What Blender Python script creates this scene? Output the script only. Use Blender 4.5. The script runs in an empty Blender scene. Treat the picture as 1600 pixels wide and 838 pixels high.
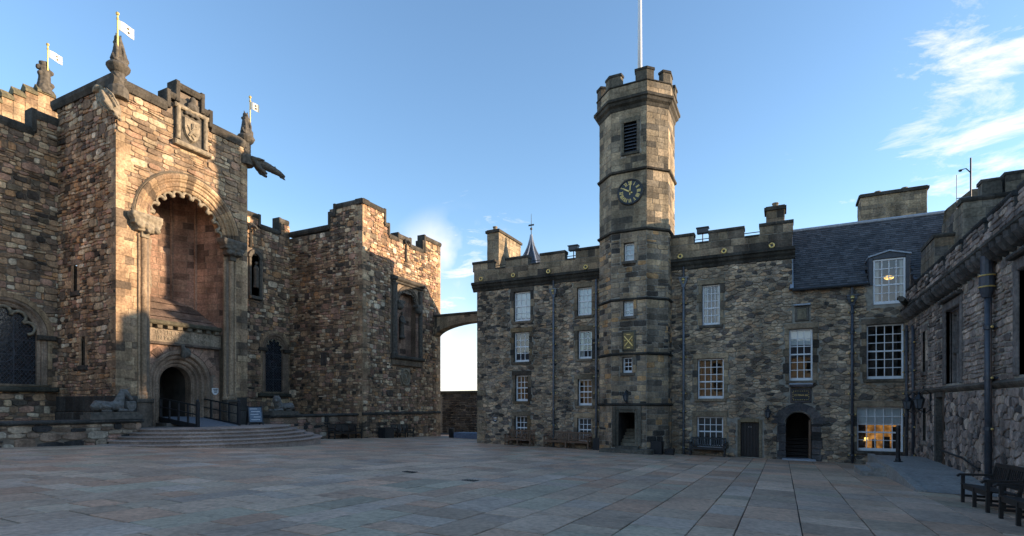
import bpy, bmesh, math, random
from mathutils import Vector, Matrix, noise as mnoise
R = math.radians
sc = bpy.context.scene
COL = sc.collection

# ------------------------------------------------------------------ camera, sky, sun, exposure
EYE = 1.63
YAW = R(26.4)
cd = bpy.data.cameras.new('camera'); cam = bpy.data.objects.new('camera', cd); COL.objects.link(cam)
cam.location = (0, 0, EYE); cam.rotation_euler = (R(90), 0, YAW)
cd.sensor_width = 36; cd.lens = 19.125; cd.shift_y = 0.13375; cd.clip_end = 6000; cd.clip_start = 0.05
sc.camera = cam
SUN_AZ, SUN_EL = R(24), R(7.6)          # from +X (south) towards +Y (east)
sund = Vector((math.cos(SUN_EL)*math.cos(SUN_AZ), math.cos(SUN_EL)*math.sin(SUN_AZ), math.sin(SUN_EL)))
ld = bpy.data.lights.new('sun', 'SUN'); lo = bpy.data.objects.new('sun', ld); COL.objects.link(lo)
ld.energy = 2.6; ld.angle = R(0.6); ld.color = (1.0, 0.82, 0.61)
lo.rotation_euler = sund.to_track_quat('Z', 'Y').to_euler()
lo.location = (40, 20, 40)
W = bpy.data.worlds.new('World'); sc.world = W; W.use_nodes = True
wn, wl = W.node_tree.nodes, W.node_tree.links
wn.clear()
out = wn.new('ShaderNodeOutputWorld'); bg = wn.new('ShaderNodeBackground')
sky = wn.new('ShaderNodeTexSky'); sky.sky_type = 'NISHITA'; sky.sun_disc = False
sky.sun_elevation = SUN_EL; sky.sun_rotation = math.pi/2 - SUN_AZ
sky.altitude = 0; sky.air_density = 1.0; sky.dust_density = 0.25; sky.ozone_density = 3.2
bg.inputs['Strength'].default_value = 0.15
def wmath(op, a, b=None, c=None):
    n = wn.new('ShaderNodeMath'); n.operation = op
    for i, x in enumerate((a, b, c)):
        if x is None: continue
        if isinstance(x, (int, float)): n.inputs[i].default_value = x
        else: wl.new(x, n.inputs[i])
    return n.outputs[0]
tc = wn.new('ShaderNodeTexCoord')
sep = wn.new('ShaderNodeSeparateXYZ'); wl.new(tc.outputs['Generated'], sep.inputs[0])
zz = wmath('ADD', wmath('MAXIMUM', sep.outputs[2], 0.0), 0.12)
cx = wmath('DIVIDE', sep.outputs[0], zz); cy = wmath('DIVIDE', sep.outputs[1], zz)
cmb = wn.new('ShaderNodeCombineXYZ'); wl.new(cx, cmb.inputs[0]); wl.new(cy, cmb.inputs[1])
nz = wn.new('ShaderNodeTexNoise'); nz.inputs['Scale'].default_value = 4.6; nz.inputs['Detail'].default_value = 9; nz.inputs['Roughness'].default_value = 0.66
nz.inputs['Distortion'].default_value = 0.5
mp = wn.new('ShaderNodeMapping'); mp.inputs['Rotation'].default_value = (0, 0, R(-28)); mp.inputs['Scale'].default_value = (0.72, 1.0, 1)
wl.new(cmb.outputs[0], mp.inputs[0]); wl.new(mp.outputs[0], nz.inputs['Vector'])
def lobe(d, lo_, hi_):
    v = wn.new('ShaderNodeVectorMath'); v.operation = 'DOT_PRODUCT'
    wl.new(tc.outputs['Generated'], v.inputs[0]); v.inputs[1].default_value = Vector(d).normalized()
    m = wn.new('ShaderNodeMapRange'); m.interpolation_type = 'SMOOTHSTEP'
    m.inputs['From Min'].default_value = lo_; m.inputs['From Max'].default_value = hi_
    wl.new(v.outputs['Value'], m.inputs['Value']); return m.outputs[0]
patch = wmath('MAXIMUM', lobe((0.37, 1.28, 0.55), 0.974, 0.999), wmath('MULTIPLY', lobe((-0.50, 0.87, 0.22), 0.975, 0.998), 0.9))
patch = wmath('MAXIMUM', patch, wmath('MULTIPLY', lobe((0.12, 1.1, 0.42), 0.985, 0.999), 0.62))
thr = wmath('SUBTRACT', 0.80, wmath('MULTIPLY', patch, 0.345))
cl = wmath('MULTIPLY', wmath('SUBTRACT', nz.outputs['Fac'], thr), 4.6)
cl = wmath('MINIMUM', wmath('MAXIMUM', cl, 0.0), 0.72)
low = wn.new('ShaderNodeMapRange'); low.interpolation_type = 'SMOOTHSTEP'; low.inputs['From Min'].default_value = 0.34; low.inputs['From Max'].default_value = 0.02
wl.new(sep.outputs[2], low.inputs['Value'])            # bank of pale cloud lying along the horizon
nl = wn.new('ShaderNodeTexNoise'); nl.inputs['Scale'].default_value = 5.0; nl.inputs['Detail'].default_value = 6
wl.new(tc.outputs['Generated'], nl.inputs['Vector'])
lowc = wmath('MULTIPLY', low.outputs[0], wmath('MINIMUM', wmath('MAXIMUM', wmath('MULTIPLY', wmath('SUBTRACT', nl.outputs['Fac'], 0.22), 2.4), 0.0), 0.92))
bank = wmath('MULTIPLY', lobe((-0.54, 0.86, 0.20), 0.986, 0.998), wmath('MINIMUM', wmath('MAXIMUM', wmath('MULTIPLY', wmath('SUBTRACT', nl.outputs['Fac'], 0.40), 6.0), 0.0), 0.85))
cl = wmath('MAXIMUM', wmath('MAXIMUM', cl, bank), lowc)
mixc = wn.new('ShaderNodeMix'); mixc.data_type = 'RGBA'
wl.new(cl, mixc.inputs['Factor']); wl.new(sky.outputs[0], mixc.inputs['A'])
mixc.inputs['B'].default_value = (2.35, 2.5, 2.75, 1)
wl.new(mixc.outputs['Result'], bg.inputs['Color']); wl.new(bg.outputs[0], out.inputs[0])
vs = sc.view_settings; vs.view_transform = 'Standard'; vs.look = 'None'; vs.gamma = 1.0; vs.use_curve_mapping = False
vs.exposure = 1.78
vs.use_white_balance = True; vs.white_balance_temperature = 7300; vs.white_balance_tint = 14

# ------------------------------------------------------------------ materials
def newmat(name):
    m = bpy.data.materials.new(name); m.use_nodes = True
    nt = m.node_tree; return m, nt.nodes, nt.links, nt.nodes['Principled BSDF']
def plain(name, col, rough=0.6, metal=0.0, var=0.18, scale=6.0, bump=0.0, bscale=30.0, spec=0.5):
    m, n, l, p = newmat(name)
    p.inputs['Roughness'].default_value = rough; p.inputs['Metallic'].default_value = metal
    p.inputs['Specular IOR Level'].default_value = spec
    g = n.new('ShaderNodeNewGeometry'); t = n.new('ShaderNodeTexNoise'); t.inputs['Scale'].default_value = scale; t.inputs['Detail'].default_value = 6
    l.new(g.outputs['Position'], t.inputs['Vector'])
    r = n.new('ShaderNodeMapRange'); r.inputs['From Min'].default_value = 0.3; r.inputs['From Max'].default_value = 0.7
    r.inputs['To Min'].default_value = 1-var; r.inputs['To Max'].default_value = 1+var
    l.new(t.outputs['Fac'], r.inputs['Value'])
    mx = n.new('ShaderNodeVectorMath'); mx.operation = 'SCALE'; mx.inputs[0].default_value = col[:3]
    l.new(r.outputs[0], mx.inputs['Scale']); l.new(mx.outputs[0], p.inputs['Base Color'])
    if bump:
        b = n.new('ShaderNodeBump'); b.inputs['Strength'].default_value = bump; b.inputs['Distance'].default_value = 0.02
        t2 = n.new('ShaderNodeTexNoise'); t2.inputs['Scale'].default_value = bscale; t2.inputs['Detail'].default_value = 5
        l.new(g.outputs['Position'], t2.inputs['Vector']); l.new(t2.outputs['Fac'], b.inputs['Height']); l.new(b.outputs[0], p.inputs['Normal'])
    return m
def tinted(name, rough=0.9, v1=0.35, v2=0.30, bump=0.5, bscale=14.0, streak=True, stain=False):
    """masonry: colour of each stone from the face attribute 'tint', grain and weathering from noise"""
    m, n, l, p = newmat(name)
    p.inputs['Roughness'].default_value = rough; p.inputs['Specular IOR Level'].default_value = 0.25
    a = n.new('ShaderNodeAttribute'); a.attribute_name = 'tint'
    g = n.new('ShaderNodeNewGeometry')
    def nse(scale, det, vec=None):
        t = n.new('ShaderNodeTexNoise'); t.inputs['Scale'].default_value = scale; t.inputs['Detail'].default_value = det
        l.new(vec or g.outputs['Position'], t.inputs['Vector']); return t.outputs['Fac']
    def rng(x, lo_, hi_):
        r = n.new('ShaderNodeMapRange'); r.inputs['From Min'].default_value = 0.32; r.inputs['From Max'].default_value = 0.68
        r.inputs['To Min'].default_value = lo_; r.inputs['To Max'].default_value = hi_; l.new(x, r.inputs['Value']); return r.outputs[0]
    f1 = rng(nse(1.1, 5), 1-v1, 1+v1*0.8); f2 = rng(nse(11.0, 6), 1-v2, 1+v2)
    mm = n.new('ShaderNodeMath'); mm.operation = 'MULTIPLY'; l.new(f1, mm.inputs[0]); l.new(f2, mm.inputs[1])
    last = mm.outputs[0]
    if streak:                                       # rain-washed soot streaks running down the stone
        mpg = n.new('ShaderNodeMapping'); mpg.inputs['Scale'].default_value = (2.2, 2.2, 0.16); l.new(g.outputs['Position'], mpg.inputs[0])
        f3 = rng(nse(1.0, 6, mpg.outputs[0]), 0.62, 1.22)
        m3 = n.new('ShaderNodeMath'); m3.operation = 'MULTIPLY'; l.new(last, m3.inputs[0]); l.new(f3, m3.inputs[1]); last = m3.outputs[0]
    if stain:                                        # blotches, spilt damp and lichen specks on worn flags
        for s_, a_, b_, lo2 in ((0.33, .56, .70, .86), (3.1, .60, .70, .74), (26.0, .64, .70, .62)):
            r = n.new('ShaderNodeMapRange'); r.inputs['From Min'].default_value = a_; r.inputs['From Max'].default_value = b_; r.inputs['To Min'].default_value = 1.0; r.inputs['To Max'].default_value = lo2
            l.new(nse(s_, 8), r.inputs['Value']); m4 = n.new('ShaderNodeMath'); m4.operation = 'MULTIPLY'; l.new(last, m4.inputs[0]); l.new(r.outputs[0], m4.inputs[1]); last = m4.outputs[0]
    mx = n.new('ShaderNodeVectorMath'); mx.operation = 'SCALE'; l.new(a.outputs['Color'], mx.inputs[0]); l.new(last, mx.inputs['Scale'])
    l.new(mx.outputs[0], p.inputs['Base Color'])
    b = n.new('ShaderNodeBump'); b.inputs['Strength'].default_value = bump; b.inputs['Distance'].default_value = 0.03
    l.new(nse(bscale, 7), b.inputs['Height']); l.new(b.outputs[0], p.inputs['Normal'])
    return m
def emis(name, col, st, scale=3.0):
    m, n, l, p = newmat(name)
    p.inputs['Base Color'].default_value = (*[c*0.4 for c in col], 1)
    g = n.new('ShaderNodeNewGeometry'); t = n.new('ShaderNodeTexNoise'); t.inputs['Scale'].default_value = scale; t.inputs['Detail'].default_value = 3
    l.new(g.outputs['Position'], t.inputs['Vector'])
    r = n.new('ShaderNodeMapRange'); r.inputs['From Min'].default_value = 0.35; r.inputs['From Max'].default_value = 0.65
    r.inputs['To Min'].default_value = st*0.15; r.inputs['To Max'].default_value = st
    l.new(t.outputs['Fac'], r.inputs['Value']); l.new(r.outputs[0], p.inputs['Emission Strength'])
    p.inputs['Emission Color'].default_value = (*col, 1)
    return m
STONE = tinted('masonry_stone')
PAVE = tinted('paving_stone', rough=0.62, v1=0.14, v2=0.20, bump=0.3, bscale=20.0, streak=False, stain=True)
MORTAR_W = plain('mortar_brown', (0.19, 0.148, 0.112), 0.95, var=0.3, scale=5, bump=0.6, bscale=25, spec=0.2)
MORTAR_P = plain('mortar_grey', (0.31, 0.275, 0.225), 0.95, var=0.3, scale=5, bump=0.6, bscale=25, spec=0.2)
JOINT = plain('paving_joint', (0.05, 0.044, 0.038), 0.95, var=0.3)
GRASS = plain('terrain_green', (0.05, 0.065, 0.035), 0.95, var=0.4, scale=0.05)
DARKST = plain('sooty_carved_stone', (0.10, 0.088, 0.072), 0.85, var=0.4, scale=7, bump=0.5, bscale=18, spec=0.3)
CARVE = plain('carved_sandstone', (0.25, 0.205, 0.145), 0.85, var=0.4, scale=6, bump=0.6, bscale=16, spec=0.3)
WHITE = plain('white_window_paint', (0.84, 0.84, 0.84), 0.45, var=0.05)
BLIND = plain('window_blind', (0.85, 0.86, 0.85), 0.8, var=0.05, scale=2)
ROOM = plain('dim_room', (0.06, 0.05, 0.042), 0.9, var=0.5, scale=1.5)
SHUT = plain('cream_shutter', (0.62, 0.62, 0.58), 0.6, var=0.06)
BLACK = plain('black_iron', (0.016, 0.017, 0.019), 0.42, var=0.3, scale=20)
BLUEP = plain('blue_black_pipe', (0.05, 0.058, 0.072), 0.42, var=0.25, scale=9)
GREYP = plain('lead_grey_pipe', (0.15, 0.165, 0.185), 0.5, var=0.25, scale=9)
LEAD = plain('lead_sheet', (0.34, 0.38, 0.43), 0.42, 0.2, var=0.15)
GOLD = plain('gilding', (0.80, 0.56, 0.20), 0.42, 0.55, var=0.1)
GILTW = plain('pale_gilt_banner', (0.78, 0.74, 0.62), 0.5, 0.1, var=0.05)
SLATE = tinted('slate', rough=0.55, v1=0.2, v2=0.2, bump=0.25, bscale=30, streak=False)
WOODB = plain('brown_bench_wood', (0.17, 0.095, 0.055), 0.6, var=0.3, scale=12)
WOODD = plain('dark_bench_wood', (0.022, 0.018, 0.016), 0.5, var=0.35, scale=14, bump=0.2, bscale=60)
RAMPW = plain('black_stained_timber', (0.016, 0.016, 0.018), 0.5, var=0.3, scale=14)
DECK = plain('weathered_decking', (0.16, 0.17, 0.19), 0.7, var=0.2, scale=14)
STATUE = plain('weathered_statue_stone', (0.135, 0.128, 0.115), 0.85, var=0.35, scale=9, bump=0.5, bscale=30, spec=0.3)
DOORW = plain('brown_plank_door', (0.028, 0.02, 0.016), 0.6, var=0.3, scale=10)
BINM = plain('black_bin', (0.014, 0.015, 0.018), 0.45, var=0.2)
SIGNM = plain('slate_sign', (0.04, 0.045, 0.055), 0.4, var=0.1)
SIGNW = plain('white_lettering', (0.75, 0.76, 0.76), 0.6, var=0.02)
CHALK = plain('chalkboard_face', (0.09, 0.125, 0.165), 0.3, var=0.25, scale=8)
POLEW = plain('white_pole_paint', (0.82, 0.82, 0.82), 0.4, var=0.03)
BLUEST = plain('blue_grey_slab', (0.15, 0.20, 0.29), 0.6, var=0.25, scale=6)
WARM = emis('wall_glow_for_lamplight', (1.0, 0.46, 0.12), 0.17, 3.4)  # emission standing in for lamplight on the room's back wall
SHADE = emis('lamp_shade_glow', (1.0, 0.62, 0.16), 1.0, 8)
def glass(name, rough=0.015, refl=0.06):
    m, n, l, p = newmat(name); n.remove(p)
    o = n['Material Output']; t = n.new('ShaderNodeBsdfTransparent'); t.inputs[0].default_value = (0.86, 0.9, 0.9, 1)
    gl = n.new('ShaderNodeBsdfGlossy'); gl.inputs['Roughness'].default_value = rough; gl.inputs[0].default_value = (0.95, 0.97, 1, 1)
    fr = n.new('ShaderNodeFresnel'); fr.inputs['IOR'].default_value = 1.5
    ad = n.new('ShaderNodeMath'); ad.operation = 'ADD'; ad.use_clamp = True; ad.inputs[1].default_value = refl; l.new(fr.outputs[0], ad.inputs[0])
    g = n.new('ShaderNodeNewGeometry'); tn = n.new('ShaderNodeTexNoise'); tn.inputs['Scale'].default_value = 2.5
    l.new(g.outputs['Position'], tn.inputs['Vector'])
    b = n.new('ShaderNodeBump'); b.inputs['Strength'].default_value = 0.03; b.inputs['Distance'].default_value = 0.03
    l.new(tn.outputs['Fac'], b.inputs['Height']); l.new(b.outputs[0], gl.inputs['Normal'])
    mx = n.new('ShaderNodeMixShader'); l.new(ad.outputs[0], mx.inputs[0]); l.new(t.outputs[0], mx.inputs[1]); l.new(gl.outputs[0], mx.inputs[2])
    l.new(mx.outputs[0], o.inputs[0]); return m
GLASS = glass('old_window_glass')
LEADED = plain('leaded_dark_glass', (0.02, 0.024, 0.028), 0.16, var=0.6, scale=5, bump=0.5, bscale=9, spec=0.8)

# ------------------------------------------------------------------ mesh helpers
ZV = Vector((0, 0, 1))
def ground(x, y): return -0.01625*x - 0.035*y
class MB:
    def __init__(s): s.v = []; s.f = []; s.t = []
    def face(s, pts, tint=None):
        i = len(s.v); s.v.extend(tuple(p) for p in pts); s.f.append(tuple(range(i, i+len(pts)))); s.t.append(tint)
    def mesh_in(s, vs, fs, tint=None):
        i = len(s.v); s.v.extend(tuple(p) for p in vs)
        for f in fs: s.f.append(tuple(i+k for k in f)); s.t.append(tint)
    def box(s, x0, x1, y0, y1, z0, z1, tint=None):
        vs = [(x, y, z) for z in (z0, z1) for y in (y0, y1) for x in (x0, x1)]
        s.mesh_in(vs, [(0,2,3,1),(4,5,7,6),(0,1,5,4),(2,6,7,3),(0,4,6,2),(1,3,7,5)], tint)
    def bar(s, a, b, w, h=None, tint=None, up=ZV):
        a, b = Vector(a), Vector(b); d = (b-a).normalized()
        if abs(d.dot(up)) > 0.98: up = Vector((0, 1, 0))
        x = d.cross(up).normalized(); y = x.cross(d); h = h or w
        vs = [p + x*(w/2*i) + y*(h/2*j) for p in (a, b) for i, j in ((-1,-1),(1,-1),(1,1),(-1,1))]
        s.mesh_in(vs, [(0,3,2,1),(4,5,6,7),(0,1,5,4),(1,2,6,5),(2,3,7,6),(3,0,4,7)], tint)
    def tube(s, pts, rad, n=10, tint=None, cap=True):
        pts = [Vector(p) for p in pts]
        if isinstance(rad, (int, float)): rad = [rad]*len(pts)
        rings = []
        ref = Vector((0.31, 0.17, 0.93))
        for i, p in enumerate(pts):
            d = (pts[min(i+1, len(pts)-1)] - pts[max(i-1, 0)]).normalized()
            if abs(d.dot(ref)) > 0.95: ref = Vector((0.9, 0.3, 0.1))
            x = d.cross(ref).normalized(); y = d.cross(x)
            rings.append([p + (x*math.cos(2*math.pi*k/n) + y*math.sin(2*math.pi*k/n))*rad[i] for k in range(n)])
        fs = []
        for i in range(len(rings)-1):
            for k in range(n): fs.append((i*n+k, i*n+(k+1)%n, (i+1)*n+(k+1)%n, (i+1)*n+k))
        if cap: fs.append(tuple(reversed(range(n)))); fs.append(tuple((len(rings)-1)*n+k for k in range(n)))
        s.mesh_in([q for r in rings for q in r], fs, tint)
    def lathe(s, c, prof, n=16, tint=None, sy=1.0):
        c = Vector(c); vs = []; fs = []
        for r, z in prof:
            for k in range(n):
                a = 2*math.pi*k/n; vs.append(c + Vector((r*math.cos(a), r*sy*math.sin(a), z)))
        m = len(prof)
        for i in range(m-1):
            for k in range(n): fs.append((i*n+k, i*n+(k+1)%n, (i+1)*n+(k+1)%n, (i+1)*n+k))
        fs.append(tuple(reversed(range(n)))); fs.append(tuple((m-1)*n+k for k in range(n)))
        s.mesh_in(vs, fs, tint)
    def ball(s, c, r, n=10, m=7):
        c = Vector(c); r = r if hasattr(r, '__len__') else (r, r, r); vs = []; fs = []
        for i in range(m+1):
            ph = math.pi*i/m
            for k in range(n):
                a = 2*math.pi*k/n; vs.append(c + Vector((r[0]*math.sin(ph)*math.cos(a), r[1]*math.sin(ph)*math.sin(a), r[2]*math.cos(ph))))
        for i in range(m):
            for k in range(n): fs.append((i*n+k, (i+1)*n+k, (i+1)*n+(k+1)%n, i*n+(k+1)%n))
        s.mesh_in(vs, fs)
    def build(s, name, mat, parent=None, org=None, smooth=False, stuff=False, fix=False):
        """one mesh object; vertices were given in world space unless the parent is a movable prototype"""
        o_ = Vector(org) if org is not None else Vector((0, 0, 0))
        w = wloc(parent) if parent is not None else Vector((0, 0, 0))
        base = o_ if org is not None else w
        me = bpy.data.meshes.new(name)
        me.from_pydata([(v[0]-base.x, v[1]-base.y, v[2]-base.z) for v in s.v], [], s.f)
        if any(t is not None for t in s.t):
            at = me.attributes.new('tint', 'FLOAT_COLOR', 'FACE')
            buf = []
            for t in s.t: buf.extend((*(t or (0.2, 0.2, 0.2)), 1.0))
            at.data.foreach_set('color', buf)
        if fix:
            bm = bmesh.new(); bm.from_mesh(me); bmesh.ops.remove_doubles(bm, verts=bm.verts, dist=0.0005)
            bmesh.ops.recalc_face_normals(bm, faces=bm.faces); bm.to_mesh(me); bm.free()
        if smooth: me.polygons.foreach_set('use_smooth', [True]*len(me.polygons))
        me.materials.append(mat)
        ob = bpy.data.objects.new(name, me); COL.objects.link(ob)
        if parent is not None: ob.parent = parent; ob.location = base - w
        else: ob.location = base
        if stuff: ob['kind'] = 'stuff'
        return ob
def wloc(o):
    v = Vector((0, 0, 0))
    while o is not None: v += o.location; o = o.parent
    return v
def thing(name, label, cat, loc=(0, 0, 0), group=None):
    o = bpy.data.objects.new(name, None); COL.objects.link(o); o.location = loc
    o['label'] = label; o['category'] = cat; o['kind'] = 'thing'
    if group: o['group'] = group
    return o
def tag(o, label, cat, group=None):
    o['label'] = label; o['category'] = cat
    if group: o['group'] = group
    return o
def copy_tree(o, parent=None):
    c = o.copy(); COL.objects.link(c); c.parent = parent
    for ch in list(o.children): copy_tree(ch, c)
    return c
class Fr:
    """a wall's own frame: s along it, t = height, n = out of it"""
    def __init__(s, O, S, N):
        s.O, s.S, s.N = Vector(O), Vector(S).normalized(), Vector(N).normalized()
        s.flip = s.S.cross(ZV).dot(s.N) < 0
    def __call__(s, a, t, n=0.0): return s.O + s.S*a + ZV*t + s.N*n
    def order(s, pts): return pts[::-1] if s.flip else pts
def fY(y): return Fr((0, y, 0), (1, 0, 0), (0, -1, 0))       # wall facing -Y, s = X
def fXp(x): return Fr((x, 0, 0), (0, 1, 0), (1, 0, 0))       # wall facing +X, s = Y
def fXm(x): return Fr((x, 0, 0), (0, 1, 0), (-1, 0, 0))      # wall facing -X, s = Y
def blk(mb, fr, s0, s1, t0, t1, n0, n1, ch=0.012, tint=None, back=False):
    """a dressed block with chamfered front arrises"""
    A = [(s0, t0), (s1, t0), (s1, t1), (s0, t1)]
    B = [(s0+ch, t0+ch), (s1-ch, t0+ch), (s1-ch, t1-ch), (s0+ch, t1-ch)]
    vs = [fr(a, t, n0) for a, t in A] + [fr(a, t, n1-ch) for a, t in A] + [fr(a, t, n1) for a, t in B]
    fs = []
    for k in range(4):
        j = (k+1) % 4; fs += [(k, j, 4+j, 4+k), (4+k, 4+j, 8+j, 8+k)]
    fs.append((8, 9, 10, 11))
    if back: fs.append((3, 2, 1, 0))
    if fr.flip: fs = [f[::-1] for f in fs]
    mb.mesh_in(vs, fs, tint)
def sweep(mb, fr, cs, ct, prof, a0, a1, n, tint=None, ends=True):
    """profile of (radius, out) points swept round an arch centre in a wall's plane"""
    rows = []
    for i in range(n+1):
        a = a0 + (a1-a0)*i/n
        rows.append([fr(cs + r*math.cos(a), ct + r*math.sin(a), o) for r, o in prof])
    m = len(prof); fs = []
    for i in range(n):
        for k in range(m-1): fs.append((i*m+k, i*m+k+1, (i+1)*m+k+1, (i+1)*m+k))
    if ends: fs.append(tuple(range(m))); fs.append(tuple(n*m+k for k in reversed(range(m))))
    mb.mesh_in([p for r in rows for p in r], fs, tint)
CY, SY = math.cos(YAW), math.sin(YAW)
def seen(p, area, nrm):
    """how large a piece shows from where the picture was taken (used to choose which pieces become objects of their own)"""
    zc = -SY*p.x + CY*p.y
    if zc < 1: return 0.0
    u = (CY*p.x + SY*p.y)/zc; v = (p.z-EYE)/zc
    if abs(u) > 0.94 or not (-0.241 < v < 0.744): return 0.0
    d = Vector((0, 0, EYE)) - p
    c = nrm.dot(d.normalized())
    return max(0.0, c)*area/zc**2

class Masonry:
    def __init__(s, root, name, mortar, cap=300, mat=None):
        s.root, s.name, s.cap, s.mortar = root, name, cap, mortar; s.st = []; s.back = MB(); s.mat = mat or STONE
    def stone(s, fr, poly, depth, inset, tint, tilt=0.0, hid=False, rng=random):
        c0 = sum(p[0] for p in poly)/len(poly); c1 = sum(p[1] for p in poly)/len(poly)
        w = max(p[0] for p in poly)-min(p[0] for p in poly); h = max(p[1] for p in poly)-min(p[1] for p in poly)
        kx = max(0.3, 1-2*inset/max(w, 0.01)); ky = max(0.3, 1-2*inset/max(h, 0.01))
        ta, tb = rng.uniform(-tilt, tilt), rng.uniform(-tilt, tilt)
        base = [fr(a, t, 0.0) for a, t in poly]
        mid = [fr(a, t, max(0.004, depth-inset*0.8 + ta*(a-c0) + tb*(t-c1))) for a, t in poly]
        top = [fr(c0+(a-c0)*kx, c1+(t-c1)*ky, max(0.006, depth + ta*(a-c0) + tb*(t-c1) + rng.uniform(-.004, .004))) for a, t in poly]
        sc_ = 0.0 if hid else seen(fr(c0, c1, 0), w*h, fr.N)
        s.st.append((sc_, base, mid, top, tint, fr.flip))
    @staticmethod
    def emit(mb, it):
        _, b, m, t, tint, flip = it; n = len(b)
        fs = []
        for k in range(n):
            j = (k+1) % n; fs += [(k, j, n+j, n+k), (n+k, n+j, 2*n+j, 2*n+k)]
        fs.append(tuple(range(2*n, 3*n)))
        if flip: fs = [f[::-1] for f in fs]
        mb.mesh_in(b+m+t, fs, tint)
    def backing(s, fr, s0, s1, t0, t1, holes=()):
        xs = sorted({s0, s1, *[min(max(h[i], s0), s1) for h in holes for i in (0, 1)]})
        ts = sorted({t0, t1, *[min(max(h[i], t0), t1) for h in holes for i in (2, 3)]})
        for a, b in zip(xs, xs[1:]):
            run = None
            for c, d in zip(ts, ts[1:]):
                m0, m1 = (a+b)/2, (c+d)/2
                if any(h[0] < m0 < h[1] and h[2] < m1 < h[3] for h in holes): continue
                s.back.face(fr.order([fr(a, c), fr(b, c), fr(b, d), fr(a, d)]))
    def rubble(s, fr, s0, s1, t0, t1, holes=(), pal=None, ch=(.14, .28), ln=(.25, .7), big=0.12, gap=.012, depth=(.018, .075),
               wave=1.0, seed=1, cut=(.08, .28), split=.22, hid=False, inset=.016, tilt=.06, darkf=None):
        rng = random.Random(seed)
        holes = [h for h in holes if h[1] > s0 and h[0] < s1 and h[3] > t0 and h[2] < t1]
        cells = []
        bigs = []
        nb = int((s1-s0)*(t1-t0)*big)
        for _ in range(nb):
            w, h = rng.uniform(.42, .85), rng.uniform(.26, .46)
            w = min(w, ln[1]*1.5); h = min(h, ch[1]*1.7)
            a = rng.uniform(s0, max(s0, s1-w)); c = rng.uniform(t0, max(t0, t1-h)); r_ = (a, a+w, c, c+h)
            if a+w > s1 or c+h > t1: continue
            if any(r_[0] < q[1] and r_[1] > q[0] and r_[2] < q[3] and r_[3] > q[2] for q in bigs+list(holes)): continue
            bigs.append(r_); cells.append((r_, None, None))
        allh = list(holes) + bigs
        t = t0; bounds = [t0]
        while t < t1-0.06:
            hh = rng.uniform(*ch); t += hh
            if t1 - t < ch[0]*0.8: t = t1
            bounds.append(min(t, t1))
            if t >= t1: break
        waves = []
        for i, b in enumerate(bounds):
            if i == 0 or i == len(bounds)-1 or wave == 0: waves.append(None)
            else: waves.append((rng.uniform(0, 9), rng.uniform(0, 9), rng.uniform(1.2, 2.4), rng.uniform(3.5, 6)))
        def wv(i, x):
            q = waves[i]
            if q is None: return 0.0
            return wave*(0.022*math.sin(x*q[2]+q[0]) + 0.014*math.sin(x*q[3]+q[1]))
        for i in range(len(bounds)-1):
            c, d = bounds[i], bounds[i+1]; x = s0
            while x < s1-0.02:
                L = rng.uniform(*ln)*(0.7+0.6*(d-c)/ch[1]) if wave else rng.uniform(*ln)
                e = min(x+L, s1)
                if s1-e < ln[0]*0.5: e = s1
                parts = [(c, d, i, i+1)]
                if d-c > 0.17 and rng.random() < split:
                    m = c+(d-c)*rng.uniform(.38, .62); parts = [(c, m, i, None), (m, d, None, i+1)]
                for c2, d2, lo_, hi_ in parts:
                    r_ = [x, e, c2, d2]; okc = [True, True]; good = True
                    for _k in range(3):
                        hit = None
                        for q in allh:
                            if r_[0] < q[1]-1e-4 and r_[1] > q[0]+1e-4 and r_[2] < q[3]-1e-4 and r_[3] > q[2]+1e-4: hit = q; break
                        if hit is None: break
                        opts = [((hit[0]-r_[0])*(r_[3]-r_[2]), 0), ((r_[1]-hit[1])*(r_[3]-r_[2]), 1), ((hit[2]-r_[2])*(r_[1]-r_[0]), 2), ((r_[3]-hit[3])*(r_[1]-r_[0]), 3)]
                        k = max(opts)[1]
                        if max(opts)[0] < 0.004: good = False; break
                        if k == 0: r_[1] = hit[0]
                        elif k == 1: r_[0] = hit[1]
                        elif k == 2: r_[3] = hit[2]; okc[1] = False
                        else: r_[2] = hit[3]; okc[0] = False
                    if not good or r_[1]-r_[0] < .05 or r_[3]-r_[2] < .045: continue
                    cells.append((tuple(r_), lo_ if okc[0] else None, hi_ if okc[1] else None))
                x = e
        for (a, b, c, d), li, hi in cells:
            la = c+(wv(li, a) if li is not None else 0); lb = c+(wv(li, b) if li is not None else 0)
            ha = d+(wv(hi, a) if hi is not None else 0); hb = d+(wv(hi, b) if hi is not None else 0)
            g = gap*rng.uniform(.6, 1.5)
            q = [(a+g, la+g), (b-g, lb+g), (b-g, hb-g), (a+g, ha-g)]
            if wave:
                pts = []
                for k in range(4):
                    p, pn, pp = q[k], q[(k+1) % 4], q[(k+3) % 4]
                    f1, f2 = rng.uniform(*cut), rng.uniform(*cut)
                    pts.append((p[0]+(pp[0]-p[0])*f1, p[1]+(pp[1]-p[1])*f1)); pts.append((p[0]+(pn[0]-p[0])*f2, p[1]+(pn[1]-p[1])*f2))
            else: pts = q
            cen = fr((a+b)/2, (c+d)/2)
            s.stone(fr, pts, rng.uniform(*depth), inset*rng.uniform(.7, 1.4), pal(rng, cen, (b-a), (d-c)), tilt, hid, rng)
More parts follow.
